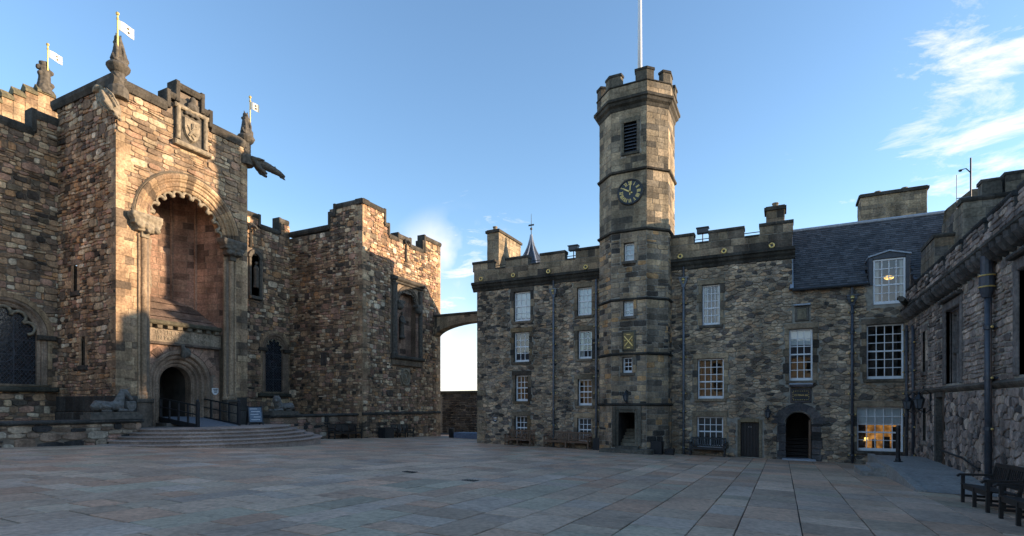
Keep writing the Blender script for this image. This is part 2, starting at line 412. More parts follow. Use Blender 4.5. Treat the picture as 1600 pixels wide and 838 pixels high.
    def random_rubble(s, fr, s0, s1, t0, t1, holes=(), pal=None, w=.29, h=.15, jit=.42, thin=.18, gap=.011, depth=(.015, .07), seed=1, inset=.016, tilt=.07, rnd=(.07, .22), hid=False):
        """uncoursed rubble: irregular many-sided stones fitted together"""
        rng = random.Random(seed); k = w/h
        holes = [q for q in holes if q[1] > s0 and q[0] < s1 and q[3] > t0 and q[2] < t1]
        nx, ny = int((s1-s0)/w)+3, int((t1-t0)/h)+3; G = {}
        for j in range(-1, ny):
            for i in range(-1, nx):
                if rng.random() < thin: continue
                G[i, j] = (s0+(i+.5*(j % 2)+rng.uniform(-jit, jit))*w, (t0+(j+.5+rng.uniform(-jit, jit))*h)*k)
        for (i, j), p in G.items():
            if not (s0 <= p[0] <= s1 and t0 <= p[1]/k <= t1): continue
            if any(q[0] < p[0] < q[1] and q[2] < p[1]/k < q[3] for q in holes): continue
            poly = [(p[0]-w*2, p[1]-w*2), (p[0]+w*2, p[1]-w*2), (p[0]+w*2, p[1]+w*2), (p[0]-w*2, p[1]+w*2)]
            cuts = []
            for dj in range(-2, 3):
                for di in range(-2, 3):
                    q = G.get((i+di, j+dj))
                    if q is None or (di == 0 and dj == 0): continue
                    nxx, nyy = q[0]-p[0], q[1]-p[1]; cuts.append((nxx, nyy, (nxx*(q[0]+p[0])+nyy*(q[1]+p[1]))/2))
            cuts += [(-1, 0, -s0), (1, 0, s1), (0, -1, -t0*k), (0, 1, t1*k)]
            for a, b, c, d in holes:
                c2, d2 = c*k, d*k
                if p[0]+w*1.6 < a or p[0]-w*1.6 > b or p[1]+w*1.6 < c2 or p[1]-w*1.6 > d2: continue
                opt = [(a-p[0], (1, 0, a)), (p[0]-b, (-1, 0, -b)), (c2-p[1], (0, 1, c2)), (p[1]-d2, (0, -1, -d2))]
                cuts.append(max(opt)[1])
            for A, B, C in cuts:
                new = []; n = len(poly)
                for m in range(n):
                    u, v = poly[m], poly[(m+1) % n]; du, dv = A*u[0]+B*u[1]-C, A*v[0]+B*v[1]-C
                    if du <= 0: new.append(u)
                    if du*dv < 0: f_ = du/(du-dv); new.append((u[0]+(v[0]-u[0])*f_, u[1]+(v[1]-u[1])*f_))
                poly = new
                if len(poly) < 3: break
            if len(poly) < 3: continue
            poly = [(x, y/k) for x, y in poly]
            cx_ = sum(q[0] for q in poly)/len(poly); cy_ = sum(q[1] for q in poly)/len(poly)
            ww = max(q[0] for q in poly)-min(q[0] for q in poly); hh = max(q[1] for q in poly)-min(q[1] for q in poly)
            if ww < .06 or hh < .05: continue
            g = gap*rng.uniform(.6, 1.7); fx_, fy_ = max(.4, 1-2*g/ww), max(.4, 1-2*g/hh)
            poly = [(cx_+(x-cx_)*fx_, cy_+(y-cy_)*fy_) for x, y in poly]
            pts = []; n = len(poly)
            for m in range(n):
                u, pv, nv = poly[m], poly[m-1], poly[(m+1) % n]; r1, r2 = rng.uniform(*rnd), rng.uniform(*rnd)
                pts.append((u[0]+(pv[0]-u[0])*r1, u[1]+(pv[1]-u[1])*r1)); pts.append((u[0]+(nv[0]-u[0])*r2, u[1]+(nv[1]-u[1])*r2))
            s.stone(fr, pts, rng.uniform(*depth), inset*rng.uniform(.7, 1.4), pal(rng, fr(cx_, cy_), ww, hh), tilt, hid, rng)
    def finish(s, mass_name):
        if s.back.f: s.back.build('wall_core', s.mortar, s.root)
        s.st.sort(key=lambda i: -i[0])
        k = 0
        while k < len(s.st) and k < s.cap and s.st[k][0] > 0:
            mb = MB(); s.emit(mb, s.st[k]); cen = sum((Vector(p) for p in s.st[k][1]), Vector())/len(s.st[k][1])
            mb.build(s.name, s.mat, s.root, org=cen); k += 1
        if k < len(s.st):
            mb = MB()
            for it in s.st[k:]: s.emit(mb, it)
            mb.build(mass_name, s.mat, s.root, stuff=True)

def mixc_(a, b, t): return tuple(x+(y-x)*t for x, y in zip(a, b))
def palette(cols, wts, dark=(.05, .045, .04), dk=0.25, sc_=0.35, jit=.18, gain=(1, 1, 1)):
    tot = sum(wts)
    cols = [tuple(q*k for q, k in zip(c, gain)) for c in cols]
    def f(rng, p, w, h):
        r = rng.random()*tot
        for c, q in zip(cols, wts):
            r -= q
            if r <= 0: break
        j = 1+rng.uniform(-jit, jit)
        nv = mnoise.noise(p*sc_)                       # soot lies in broad clouds over the wall
        if rng.random() < dk*max(0.0, 0.55+1.5*nv): c = mixc_(c, dark, rng.uniform(.55, .95))
        return tuple(max(.01, x*j) for x in c)
    return f
PW = palette([(.30,.20,.125),(.20,.135,.088),(.27,.165,.12),(.38,.29,.19),(.135,.098,.072),(.33,.19,.10),(.42,.35,.26)], [5,5,4,3,3,1.6,2.0], dk=.22, gain=(1.6, 1.5, 1.42))
PWA = palette([(.34,.235,.145),(.30,.20,.125),(.38,.275,.175),(.26,.18,.118)], [4,3,3,2], dark=(.12,.09,.065), dk=.2, jit=.12, gain=(1.15, 1.12, 1.08))
PR = palette([(.30,.185,.13),(.26,.16,.115),(.33,.215,.15)], [3,2,2], dark=(.09,.06,.046), dk=.2, jit=.2)
PP = palette([(.205,.17,.125),(.165,.143,.11),(.235,.188,.13),(.225,.165,.11),(.068,.064,.059),(.13,.114,.092),(.25,.215,.16)], [5,5,3.4,1.6,2.4,3.0,2.0], dark=(.06,.057,.052), dk=.18, gain=(2.12, 1.84, 1.68))
PT = palette([(.19,.16,.115),(.15,.13,.10),(.235,.185,.12),(.27,.175,.09),(.10,.092,.075)], [4,4,3,1,2.0], dark=(.045,.043,.04), dk=.34, gain=(2.0, 1.75, 1.6))
PTA = palette([(.27,.225,.15),(.23,.195,.135),(.31,.25,.165),(.19,.165,.12)], [4,4,2,2], dark=(.09,.082,.068), dk=.3, jit=.12, gain=(1.32, 1.24, 1.22))
PH = palette([(.165,.14,.125),(.13,.115,.105),(.20,.165,.14),(.10,.09,.085),(.24,.205,.17)], [4,4,3,2,1.4], dark=(.05,.045,.043), dk=.22, gain=(2.05, 1.82, 1.68))
PASH = palette([(.20,.165,.12),(.16,.138,.10),(.235,.19,.13)], [4,4,2], dark=(.055,.05,.045), dk=.5, jit=.12, gain=(1.62, 1.42, 1.28))
PLOW = palette([(.30,.20,.14),(.22,.15,.105),(.36,.27,.19),(.33,.19,.14),(.045,.042,.04),(.40,.33,.25)], [4,4,3,3,3,2], dk=.2)
CAPT = (.075, .066, .054)

# ------------------------------------------------------------------ the ground
def sheet(name, x0, x1, y0, y1, zf, mat, nx=1, ny=1):
    mb = MB()
    vs = [(x0+(x1-x0)*i/nx, y0+(y1-y0)*j/ny) for j in range(ny+1) for i in range(nx+1)]
    mb.mesh_in([(x, y, zf(x, y)) for x, y in vs], [(j*(nx+1)+i, j*(nx+1)+i+1, (j+1)*(nx+1)+i+1, (j+1)*(nx+1)+i) for j in range(ny) for i in range(nx)])
    o = mb.build(name, mat); o['kind'] = 'structure'; return o
sheet('terrain', -2500, 2500, -2500, 2500, lambda x, y: -9.0, GRASS)
court = sheet('courtyard_paving', -45, 30, -30, 60, lambda x, y: ground(x, y)-0.03, JOINT, 6, 6)
rngp = random.Random(11)
PV = [(.26,.215,.18),(.25,.215,.19),(.275,.21,.17),(.285,.205,.162),(.235,.215,.198),(.25,.22,.185),(.285,.24,.205),(.225,.19,.162),(.225,.218,.185),(.255,.215,.18)]
slabs = []
x = -26.0
while x < 5.4:
    w = rngp.choice((.62, .74, .82, .92, 1.0)); y = -4.0 + rngp.uniform(-1, 0)
    while y < 46:
        L = rngp.choice((.6, .8, .95, 1.1, 1.3, 1.6))*rngp.uniform(.9, 1.1); y1 = y+L
        xm, ym = x+w/2, (y+y1)/2
        if ym < 29.9 or xm < -17.0:
            c = rngp.choice(PV); j = rngp.uniform(.80, 1.16); g = rngp.uniform(.003, .007); gy = rngp.uniform(.008, .02)
            nv = mnoise.noise(Vector((xm*.12, ym*.12, 3)))
            c = tuple(q*k_*j*(1+.15*nv) for q, k_ in zip(c, (2.0, 1.60, 1.32)))
            z = rngp.uniform(-.003, .004); ta, tb = rngp.uniform(-.004, .004), rngp.uniform(-.003, .003)
            def P(px, py, dz): return Vector((px, py, ground(px, py)+dz))
            jj = lambda: rngp.uniform(0, .009)
            A = [(x+g+jj(), y+gy+jj()), (x+w-g-jj(), y+gy+jj()), (x+w-g-jj(), y1-gy-jj()), (x+g+jj(), y1-gy-jj())]; e = .01
            Bq = [(A[0][0]+e, A[0][1]+e), (A[1][0]-e, A[1][1]+e), (A[2][0]-e, A[2][1]-e), (A[3][0]+e, A[3][1]-e)]
            dz = lambda q: z+ta*(q[0]-xm)+tb*(q[1]-ym)
            base = [P(*q, -.05) for q in A]; mid = [P(*q, dz(q)-.006) for q in A]; top = [P(*q, dz(q)) for q in Bq]
            sn = seen(P(xm, ym, 0), w*L, ZV)
            slabs.append((sn, base, mid, top, c, False))
        y = y1
    x += w
MP = Masonry(court, 'paving_slab', JOINT, 300, PAVE); MP.st = slabs; MP.finish('far_paving_slabs')

# ------------------------------------------------------------------ shared builders for buildings
def corner_quoins(root, cx_, cy_, dx, dy, t0, t1, seed, pal, proud=.05, hmin=.3, hmax=.42, name='quoin'):
    """big alternating corner stones; (dx, dy) point from the corner into the two walls"""
    rng = random.Random(seed); t = t0; k = 0
    while t < t1-.1:
        h = min(rng.uniform(hmin, hmax), t1-t); L1, L2 = (.62, .34) if k % 2 else (.34, .62)
        L1 *= rng.uniform(.85, 1.2); L2 *= rng.uniform(.85, 1.2)
        xa, xb = sorted((cx_-dx*proud, cx_+dx*L1)); ya, yb = sorted((cy_-dy*proud, cy_+dy*L2))
        mb = MB(); g = .006; e = .012
        c = pal(rng, Vector((cx_, cy_, t)), .5, h)
        vs = [(px, py, pz) for pz in (t+g, t+h-g) for px, py in ((xa, ya), (xb, ya), (xb, yb), (xa, yb))]
        mb.mesh_in(vs, [(0,3,2,1),(4,5,6,7),(0,1,5,4),(1,2,6,5),(2,3,7,6),(3,0,4,7)], c)
        ob = mb.build(name, STONE, root, org=((xa+xb)/2, (ya+yb)/2, t+h/2))
        t += h; k += 1
def coping(root, fr, s0, s1, t, th=.26, over=.13, deep=.55, L=.95, seed=0, name='coping_stone', tint=CAPT):
    rng = random.Random(seed); n = max(1, round((s1-s0)/L)); w = (s1-s0)/n
    for k in range(n):
        a, b = s0+k*w+.004, s0+(k+1)*w-.004; mb = MB(); j = rng.uniform(.75, 1.3)
        prof = [(-deep, t-th), (over*.55, t-th), (over, t-th*.62), (over, t-th*.25), (over*.3, t), (-deep, t)]
        vs = [fr(x_, tt, n_) for x_ in (a, b) for n_, tt in prof]; m = len(prof)
        fs = [tuple(range(m)), tuple(reversed(range(m, 2*m)))] + [(i, m+i, m+(i+1) % m, (i+1) % m) for i in range(m)]
        mb.mesh_in(vs, fs, tuple(c*j for c in tint)); mb.build(name, STONE, root, org=fr((a+b)/2, t-th/2), fix=False)
def endcap(root, fr, s_, t0, t1, th=.2, over=.13, deep=.55, side=1):
    s_ -= side*.014; mb = MB(); blk(mb, fr, min(s_, s_+side*th), max(s_, s_+side*th), t0, t1+.052, -deep-.011, over+.012, .03, CAPT, True); mb.build('coping_stone', STONE, root)
def course(root, fr, s0, s1, prof, name='string_course', tint=CAPT, mat=None):
    mb = MB(); m = len(prof)
    vs = [fr(x_, tt, n_) for x_ in (s0, s1) for n_, tt in prof]
    fs = [tuple(range(m)), tuple(reversed(range(m, 2*m)))] + [(i, m+i, m+i+1, i+1) for i in range(m-1)]
    mb.mesh_in(vs, fs, tint); return mb.build(name, mat or STONE, root)
def sash(root, fr, s0, s1, t0, t1, cols, rows, blind=0.0, lit=None, deep=.16, sill=True, curtain=False, marg=.2, pal=PASH, seed=0, meet=None, lintel=True, room=True, bar=.036, margin=True):
    rng = random.Random(seed*7+3)
    f = MB(); fw = .075; n0 = -deep
    def b(a, c, d, e, na, nb): blk(f, fr, a, c, d, e, na, nb, .006, None, True)
    b(s0, s0+fw, t0, t1, n0-.09, n0); b(s1-fw, s1, t0, t1, n0-.09, n0); b(s0+fw, s1-fw, t1-fw, t1, n0-.09, n0); b(s0+fw, s1-fw, t0, t0+fw*1.8, n0-.09, n0+.01)
    a0, a1, c0, c1 = s0+fw, s1-fw, t0+fw*1.8, t1-fw
    pw, ph = (a1-a0)/cols, (c1-c0)/rows
    meet = rows//2 if meet is None else meet
    for i in range(1, cols): x_ = a0+i*pw; b(x_-bar/2, x_+bar/2, c0, c1, n0-.06, n0-.02)
    for j in range(1, rows):
        z_ = c0+j*ph; w_ = bar if j != meet else bar*1.9
        b(a0, a1, z_-w_/2, z_+w_/2, n0-.062, n0-.018 if j != meet else n0-.008)
    win = f.build('window', WHITE, root, org=fr((s0+s1)/2, t0, n0))
    pm = MB(); q = fr((s0+s1)/2, t0, n0)
    pm.face(fr.order([fr(a0, c0, n0-.045), fr(a0+pw, c0, n0-.045), fr(a0+pw, c0+ph, n0-.045), fr(a0, c0+ph, n0-.045)]))
    p0 = pm.build('pane', GLASS, win, org=fr(a0+pw/2, c0+ph/2, n0-.045))
    for j in range(rows):
        for i in range(cols):
            if i == j == 0: continue
            p = p0.copy(); COL.objects.link(p); p.location = p0.location + fr.S*(i*pw) + ZV*(j*ph)
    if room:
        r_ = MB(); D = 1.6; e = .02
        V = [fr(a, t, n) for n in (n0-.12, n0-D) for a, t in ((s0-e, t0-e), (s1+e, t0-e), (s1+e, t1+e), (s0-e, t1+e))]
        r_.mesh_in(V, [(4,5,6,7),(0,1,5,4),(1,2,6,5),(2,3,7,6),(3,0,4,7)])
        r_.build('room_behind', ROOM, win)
        if lit:
            lm = MB(); sl_ = s0+(s1-s0)*.3; lm.face([fr(sl_, t0, n0-D+.05), fr(s1, t0, n0-D+.05), fr(s1, t0+(t1-t0)*lit, n0-D+.05), fr(sl_, t0+(t1-t0)*lit, n0-D+.05)]); lm.build('glowing_room_wall', WARM, win)  # this wall glows by itself; no lamp lights it
            fu = MB(); [blk(fu, fr, s0+(s1-s0)*p_, s0+(s1-s0)*q_, t0, t0+h_, n0-1.2, n0-.9, .02, None, True) for p_, q_, h_ in ((.05, .22, .9), (.42, .5, .5), (.66, .8, .62), (.86, .97, 1.1))]; fu.build('dark_furniture', DOORW, win)
            la = MB(); la.lathe(fr(s0+(s1-s0)*.27, t0+.42, n0-.8), [(.06, 0), (.12, .0), (.07, .16)], 10); la.build('table_lamp', SHADE, win)
    if blind:
        bm_ = MB(); zb = c1-(c1-c0)*blind
        bm_.box(0, 0, 0, 0, 0, 0) if False else None
        blk(bm_, fr, a0, a1, zb, c1, n0-.16, n0-.13, .004, None, True); bm_.build('blind', BLIND, win)
    if curtain:
        cm = MB()
        for u0, u1 in ((a0, a0+pw*.62), (a1-pw*.45, a1)): blk(cm, fr, u0, u1, c0, c1, n0-.2, n0-.15, .01, None, True)
        cm.build('shutter', SHUT, win)
    # the opening's cheeks and the dressed stones round it
    ck = MB()
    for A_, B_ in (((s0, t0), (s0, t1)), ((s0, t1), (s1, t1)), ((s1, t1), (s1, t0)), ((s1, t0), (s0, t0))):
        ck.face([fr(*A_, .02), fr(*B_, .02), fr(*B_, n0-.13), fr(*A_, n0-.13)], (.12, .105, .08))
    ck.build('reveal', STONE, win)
    if margin:
        t = t0; k = 0
        while t < t1-.02:
            h = min(rng.uniform(.3, .5), t1-t)
            if t1-t-h < .15: h = t1-t
            for sd in (-1, 1):
                w_ = marg*(1.25 if (k+(sd > 0)) % 2 else .9)*rng.uniform(.9, 1.1); mb = MB()
                e0 = s0 if sd < 0 else s1; lo_, hi_ = sorted((e0, e0+sd*w_))
                blk(mb, fr, lo_, hi_, t+.004, t+h-.004, -.03, .045, .01, pal(rng, fr(e0, t), .2, .3)); mb.build('jamb_stone', STONE, win, org=fr((lo_+hi_)/2, t+h/2))
            t += h; k += 1
        if lintel:
            mb = MB(); blk(mb, fr, s0-marg*1.1, s1+marg*1.1, t1+.003, t1+.27, -.03, .048, .012, pal(rng, fr(s0, t1), .2, .3)); mb.build('lintel', STONE, win)
        if sill:
            mb = MB(); blk(mb, fr, s0-marg*.7, s1+marg*.7, t0-.15, t0-.003, -.2, .10, .015, mixc_(pal(rng, fr(s0, t0), .2, .3), (.05,.05,.05), .4)); mb.build('sill', STONE, win)
    return win
def text(name, body, size, fr, s_, t_, n_, mat, parent, depth=.012, align='CENTER'):
    cu = bpy.data.curves.new(name, 'FONT'); cu.body = body; cu.size = size; cu.extrude = depth; cu.align_x = align; cu.align_y = 'CENTER'
    ob = bpy.data.objects.new(name, cu); COL.objects.link(ob); ob.data.materials.append(mat)
    X = fr.S if not fr.flip else -fr.S
    M = Matrix((X, ZV, fr.N)).transposed().to_4x4()
    dg = bpy.context.evaluated_depsgraph_get(); me = bpy.data.meshes.new_from_object(ob.evaluated_get(dg)); bpy.data.objects.remove(ob)
    me.name = name; me.transform(M)
    o2 = bpy.data.objects.new(name, me); COL.objects.link(o2)
    p = fr(s_, t_, n_)
    o2.parent = parent; o2.location = p - wloc(parent); return o2
def remesh(o, vox=.03, disp=0.0, tex=.1, smooth=True):
    m = o.modifiers.new('weld', 'REMESH'); m.mode = 'VOXEL'; m.voxel_size = vox; m.use_smooth_shade = smooth
    if disp:
        s = o.modifiers.new('soft', 'SMOOTH'); s.iterations = 1
        t = bpy.data.textures.new('carving', 'CLOUDS'); t.noise_scale = tex; t.noise_depth = 2
        d = o.modifiers.new('carve', 'DISPLACE'); d.texture = t; d.strength = disp; d.texture_coords = 'GLOBAL'
    return o
# ------------------------------------------------------------------ the memorial building on the left
wm = thing('memorial_building', 'brown sandstone memorial building with tall arched porch and battlemented wing', 'building', (-27, 20, 0))
MW = Masonry(wm, 'rubble_stone', MORTAR_W)
MA = Masonry(wm, 'ashlar_block', MORTAR_W)
XM, XPF, XWF, YPL, YPR, YWL, YWR = -31.8, -26.8, -25.0, 14.0, 20.6, 28.0, 37.1
fm, fp, fw_, fpl, fwl = fXp(XM), fXp(XPF), fXp(XWF), fY(YPL), fY(YWL)
rub = dict(pal=PW, ch=(.13, .33), ln=(.17, .5), big=.5, split=.2, cut=(.08, .34), wave=1.4)
def discrects(cs, ct, r, base, n=10):
    """stack of boxes that fill an arch head down to its base"""
    o = [(cs-r, cs+r, base, ct)]
    for i in range(n):
        z0, z1 = ct+r*i/n, ct+r*(i+1)/n; h = math.sqrt(max(0, r*r-(z0-ct)**2)); o.append((cs-h, cs+h, z0, z1))
    return o
# --- main wall left of the porch, with its big traceried window
WLY = 11.95
hb = discrects(WLY, 4.95, 1.25+.2, 2.6)
MW.backing(fm, 4.0, YPL, -.6, 14.5, hb)
MW.rubble(fm, 4.0, YPL, 0.0, 14.5, discrects(WLY, 4.95, 1.78, 2.4, 8), seed=3, **{**rub, 'ch': (.16, .34)})
coping(wm, fm, 4.0, 13.02, 14.80, th=.42, seed=1)
MW.rubble(fm, 13.02, YPL, 14.5, 15.3, seed=5, **rub); MW.backing(fm, 13.02, YPL, 14.5, 15.3)
coping(wm, fm, 12.95, YPL, 15.66, th=.42, seed=2)
endcap(wm, fm, 12.92, 14.55, 15.62, side=1, th=.2)
# --- main wall right of the porch
WRY = 26.78
MW.backing(fm, YPR-.5, YWL, -.6, 13.6, discrects(WRY, 5.55, .72+.2, 2.55))
MW.rubble(fm, YPR+.6, YWL, 0.2, 13.6, discrects(WRY, 5.55, 1.2, 2.2, 6)+[(24.5, 25.75, 8.7, 12.2)], seed=7, **rub)
coping(wm, fm, 25.5, 27.1, 13.95, th=.34, seed=3); MW.backing(fm, 24.0, 25.5, 13.6, 14.3); MW.rubble(fm, 24.0, 25.5, 13.6, 14.25, seed=8, **rub)
coping(wm, fm, 23.9, 25.5, 14.55, th=.34, seed=4); endcap(wm, fm, 25.5, 13.7, 14.5, side=-1)
MW.backing(fm, 27.1, YWL, 13.6, 14.5); MW.rubble(fm, 27.1, YWL, 13.6, 14.5, seed=9, **rub); coping(wm, fm, 27.05, YWL-.13, 14.85, th=.36, seed=5); endcap(wm, fm, 27.0, 13.7, 14.8, side=1)
# --- wing: face towards the viewer (Y = 28)
MW.backing(fwl, XM, XWF, -1.0, 13.6); MW.rubble(fwl, XM, XWF, -.6, 13.6, [(-28.75, -28.2, 4.35, 5.3)], seed=11, **{**rub, 'ch': (.13, .28), 'ln': (.16, .44)})
lo = MB(); blk(lo, fwl, -28.72, -28.23, 4.4, 5.25, -.02, .07, .02, (.07, .06, .052)); lo.build('dark_stone_tablet', STONE, wm)
coping(wm, fwl, XM, -27.94, 14.07, th=.36, seed=6)
MW.backing(fwl, -27.94, XWF, 13.6, 15.1); MW.rubble(fwl, -27.9, XWF, 13.6, 14.55, seed=12, **rub); MW.rubble(fwl, -27.38, XWF, 14.55, 15.08, seed=13, **rub)
coping(wm, fwl, -27.98, -27.41, 14.88, th=.36, seed=7); coping(wm, fwl, -27.5, XWF+.13, 15.38, th=.36, seed=8)
endcap(wm, fwl, -27.98, 13.72, 14.86, side=1, th=.18); endcap(wm, fwl, -27.5, 14.5, 15.34, side=1, th=.18)
# --- wing: front (X = -25)
niche = (30.86, 34.75, 4.45, 10.95)
MW.backing(fw_, YWL, YWR, -1.4, 13.5, [(31.75, 33.9, 5.2, 9.9)])
MW.rubble(fw_, YWL, YWR, -1.2, 13.5, [niche, (32.0, 33.15, 3.0, 4.4)], seed=17, **{**rub, 'ch': (.13, .28), 'ln': (.16, .46)})
MW.backing(fw_, YWL, 30.2, 13.5, 15.1); MW.rubble(fw_, YWL, 30.15, 13.5, 15.05, seed=18, **rub); MW.backing(fw_, 30.2, 30.66, 13.5, 14.2); MW.rubble(fw_, 30.15, 30.6, 13.5, 14.15, seed=19, **rub)
coping(wm, fw_, YWL-.13, 30.28, 15.38, th=.34, seed=9); coping(wm, fw_, 30.2, 30.7, 14.5, th=.32, seed=10); coping(wm, fw_, 30.66, 31.66, 13.8, th=.34, seed=11)
endcap(wm, fw_, 30.28, 14.3, 15.34, side=-1, th=.18); endcap(wm, fw_, 30.7, 13.6, 14.46, side=-1, th=.18)
MW.backing(fw_, 31.66, 33.2, 13.4, 13.85); coping(wm, fw_, 31.6, 33.2, 14.12, th=.34, seed=12); coping(wm, fw_, 33.2, 34.75, 13.72, th=.34, seed=13)
endcap(wm, fw_, 31.6, 13.5, 14.1, side=1, th=.18); endcap(wm, fw_, 33.2, 13.45, 14.1, side=-1, th=.18)
MW.backing(fw_, 34.9, YWR, 13.5, 14.5); MW.rubble(fw_, 34.95, YWR, 13.5, 14.5, seed=20, **rub); coping(wm, fw_, 34.85, YWR+.1, 14.86, th=.34, seed=14)
endcap(wm, fw_, 34.85, 13.5, 14.84, side=1, th=.2); endcap(wm, fw_, 34.62, 13.5, 14.35, side=1, th=.2)
corner_quoins(wm, XWF, YWL, -1, 1, -.6, 15.0, 21, PWA); corner_quoins(wm, XWF, YWR, -1, -1, -1.0, 14.5, 22, PWA)
course(wm, fw_, YWL-.08, YWR, [(0, .92), (.1, .95), (.12, 1.06), (.03, 1.16), (0, 1.16)])
# sides and roofs that close the volumes
cl_ = MB()
cl_.face([(XWF, YWR, -2), (XWF, YWR, 14.4), (-40, YWR, 14.4), (-40, YWR, -2)])
cl_.face([(XM-.5, 4, 13.2), (XWF-.4, 4, 13.2), (XWF-.4, YPL-6, 13.2), (XM-.5, YPL-6, 13.2)]) if False else None
cl_.face([(-45, 4, 13.3), (XM-.02, 4, 13.3), (XM-.02, YWR, 13.3), (-45, YWR, 13.3)])
cl_.face([(XM, YWL+.02, 13.35), (XWF-.02, YWL+.02, 13.35), (XWF-.02, YWR, 13.35), (XM, YWR, 13.35)])
cl_.face([(-45, 4, -1), (XM, 4, -1), (XM, 4, 14.4), (-45, 4, 14.4)])
cl_.box(XM-.1, XPF-.55, YPL+.05, YPR-.05, 15.2, 15.5); cl_.face([(XM, YPR, 0), (XPF, YPR, 0), (XPF, YPR, 15.9), (XM, YPR, 15.9)])
cl_.face([(XM, YPL+.4, 12), (XM, YPR-.05, 12), (XM, YPR-.05, 15.9), (XM, YPL+.4, 15.9)])
cl_.build('rear_walls_and_roof', MORTAR_W, wm)
# --- porch: left cheek
MW.backing(fpl, XM, XPF, -.4, 16.1, [(-30.3, -29.98, 7.05, 8.3), (-29.62, -29.3, 3.5, 4.85)])
MW.rubble(fpl, XM, XPF, .3, 16.1, [(-30.5, -29.8, 6.8, 8.5), (-29.85, -29.1, 3.25, 5.15)], seed=23, **{**rub, 'ch': (.13, .28), 'ln': (.16, .42)})
coping(wm, fpl, XM-.3, XPF-.2, 16.62, th=.55, over=.2, seed=15)
for (a, b, c, d, rd) in ((-30.3, -29.98, 7.05, 8.3, False), (-29.62, -29.3, 3.5, 4.85, True)):
    mb = MB()
    for lo_, hi_ in ((a-.22, a), (b, b+.22)):
        for k in range(4):
            z0 = c+(d-c)*k/4; blk(mb, fpl, lo_, hi_, z0+.004, z0+(d-c)/4-.004, -.03, .05, .01, PWA(random.Random(k), Vector((a, 0, z0)), .2, .2))
    blk(mb, fpl, a-.22, b+.22, d, d+.28, -.03, .05, .01, (.24, .17, .12)); blk(mb, fpl, a-.22, b+.22, c-.24, c-.004, -.05, .12, .03, (.07, .06, .05))
    if rd: sweep(mb, fpl, (a+b)/2, d-.17, [(.16, .049), (.16, -.25), (.17, -.25), (.30, -.02), (.30, .049)], 0, math.pi, 8, (.22, .15, .11))
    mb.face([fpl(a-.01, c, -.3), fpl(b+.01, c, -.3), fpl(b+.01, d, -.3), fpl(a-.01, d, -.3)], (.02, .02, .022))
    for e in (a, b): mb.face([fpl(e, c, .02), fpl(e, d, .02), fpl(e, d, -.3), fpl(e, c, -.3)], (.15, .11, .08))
    mb.build('slit_window', STONE, wm)
corner_quoins(wm, XPF, YPL, -1, 1, 2.1, 13.9, 24, PWA, hmin=.34, hmax=.44)
# --- porch: front
PC = 17.4; AC = 10.45
ring = discrects(PC+.02, AC, 2.66, 10.0, 12)
shield = (16.55, 18.25, 14.5, 17.5)
MW.backing(fp, YPL, YPR, 0.2, 15.9, discrects(PC, AC, 2.33, AC, 16)+[(PC-2.0, PC+2.0, 0, AC)])
MW.rubble(fp, YPL, YPR, 10.9, 15.9, ring+[shield], seed=27, **{**rub, 'ch': (.15, .33), 'ln': (.25, .75), 'big': .3, 'pal': palette([(.36,.245,.15),(.30,.20,.125),(.42,.32,.21),(.34,.21,.14),(.22,.155,.105)], [4,4,3,2,2], dk=.14)})
for a, b, sd in ((YPL+.02, 15.15, 31), (19.72, YPR-.02, 32)):
    MA.rubble(fp, a, b, .45, 10.9, ring, pal=PWA, ch=(.30, .42), ln=(.45, .75), big=0, gap=.005, depth=(.022, .034), wave=0, seed=sd, split=0, inset=.008, tilt=.015)
corner_quoins(wm, XPF, YPR, -1, -1, 2.1, 15.9, 28, PWA)
coping(wm, fp, YPL-.2, 16.2, 16.42, th=.5, over=.18, seed=16); coping(wm, fp, 18.46, YPR, 16.40, th=.5, over=.18, seed=17)
MA.backing(fp, 16.2, 18.46, 15.9, 16.5); MA.backing(fp, 16.6, 18.1, 16.5, 17.2)
coping(wm, fp, 16.15, 16.7, 16.97, th=.34, over=.18, seed=18); coping(wm, fp, 17.96, 18.5, 16.97, th=.34, over=.18, seed=19); coping(wm, fp, 16.6, 18.06, 17.62, th=.36, over=.2, seed=20)
for s_, t0, t1, sd in ((16.15, 16.1, 16.93, 1), (18.5, 16.1, 16.93, -1), (16.6, 16.6, 17.58, 1), (18.06, 16.6, 17.58, -1)): endcap(wm, fp, s_, t0, t1, side=sd, th=.2, over=.18)
# carved shield panel under the stepped gablet
sh = MB()
blk(sh, fp, 16.62, 18.18, 14.62, 16.9, -.05, .06, .02); sh_ob = sh.build('armorial_panel', DARKST, wm)
mb = MB()
for a, b in ((16.58, 16.8), (18.0, 18.22)): mb.tube([fp((a+b)/2, 14.75, .16), fp((a+b)/2, 16.35, .16)], .11, 10)
blk(mb, fp, 16.45, 18.35, 14.42, 14.66, -.05, .36, .05); blk(mb, fp, 16.52, 18.28, 16.3, 16.5, -.05, .25, .05)
mb.build('panel_frame', CARVE, sh_ob)
mb = MB(); pts = [(-.46, .62), (.46, .62), (.46, .05), (.36, -.3), (.16, -.52), (0, -.6), (-.16, -.52), (-.36, -.3), (-.46, .05)]
cs, ct = 17.4, 15.42
vs = [fp(cs+a, ct+b, .05) for a, b in pts]+[fp(cs+a*.86, ct+b*.86, .2) for a, b in pts]; n = len(pts)
mb.mesh_in(vs, [(k, (k+1) % n, n+(k+1) % n, n+k) for k in range(n)]+[tuple(range(n, 2*n))])
rg = random.Random(4)
lion_pts = [(-.2, -.3), (-.05, -.1), (.02, .1), (.0, .35)]
mb.tube([fp(cs+a, ct+b, .22) for a, b in lion_pts], [.05, .09, .1, .08], 8)
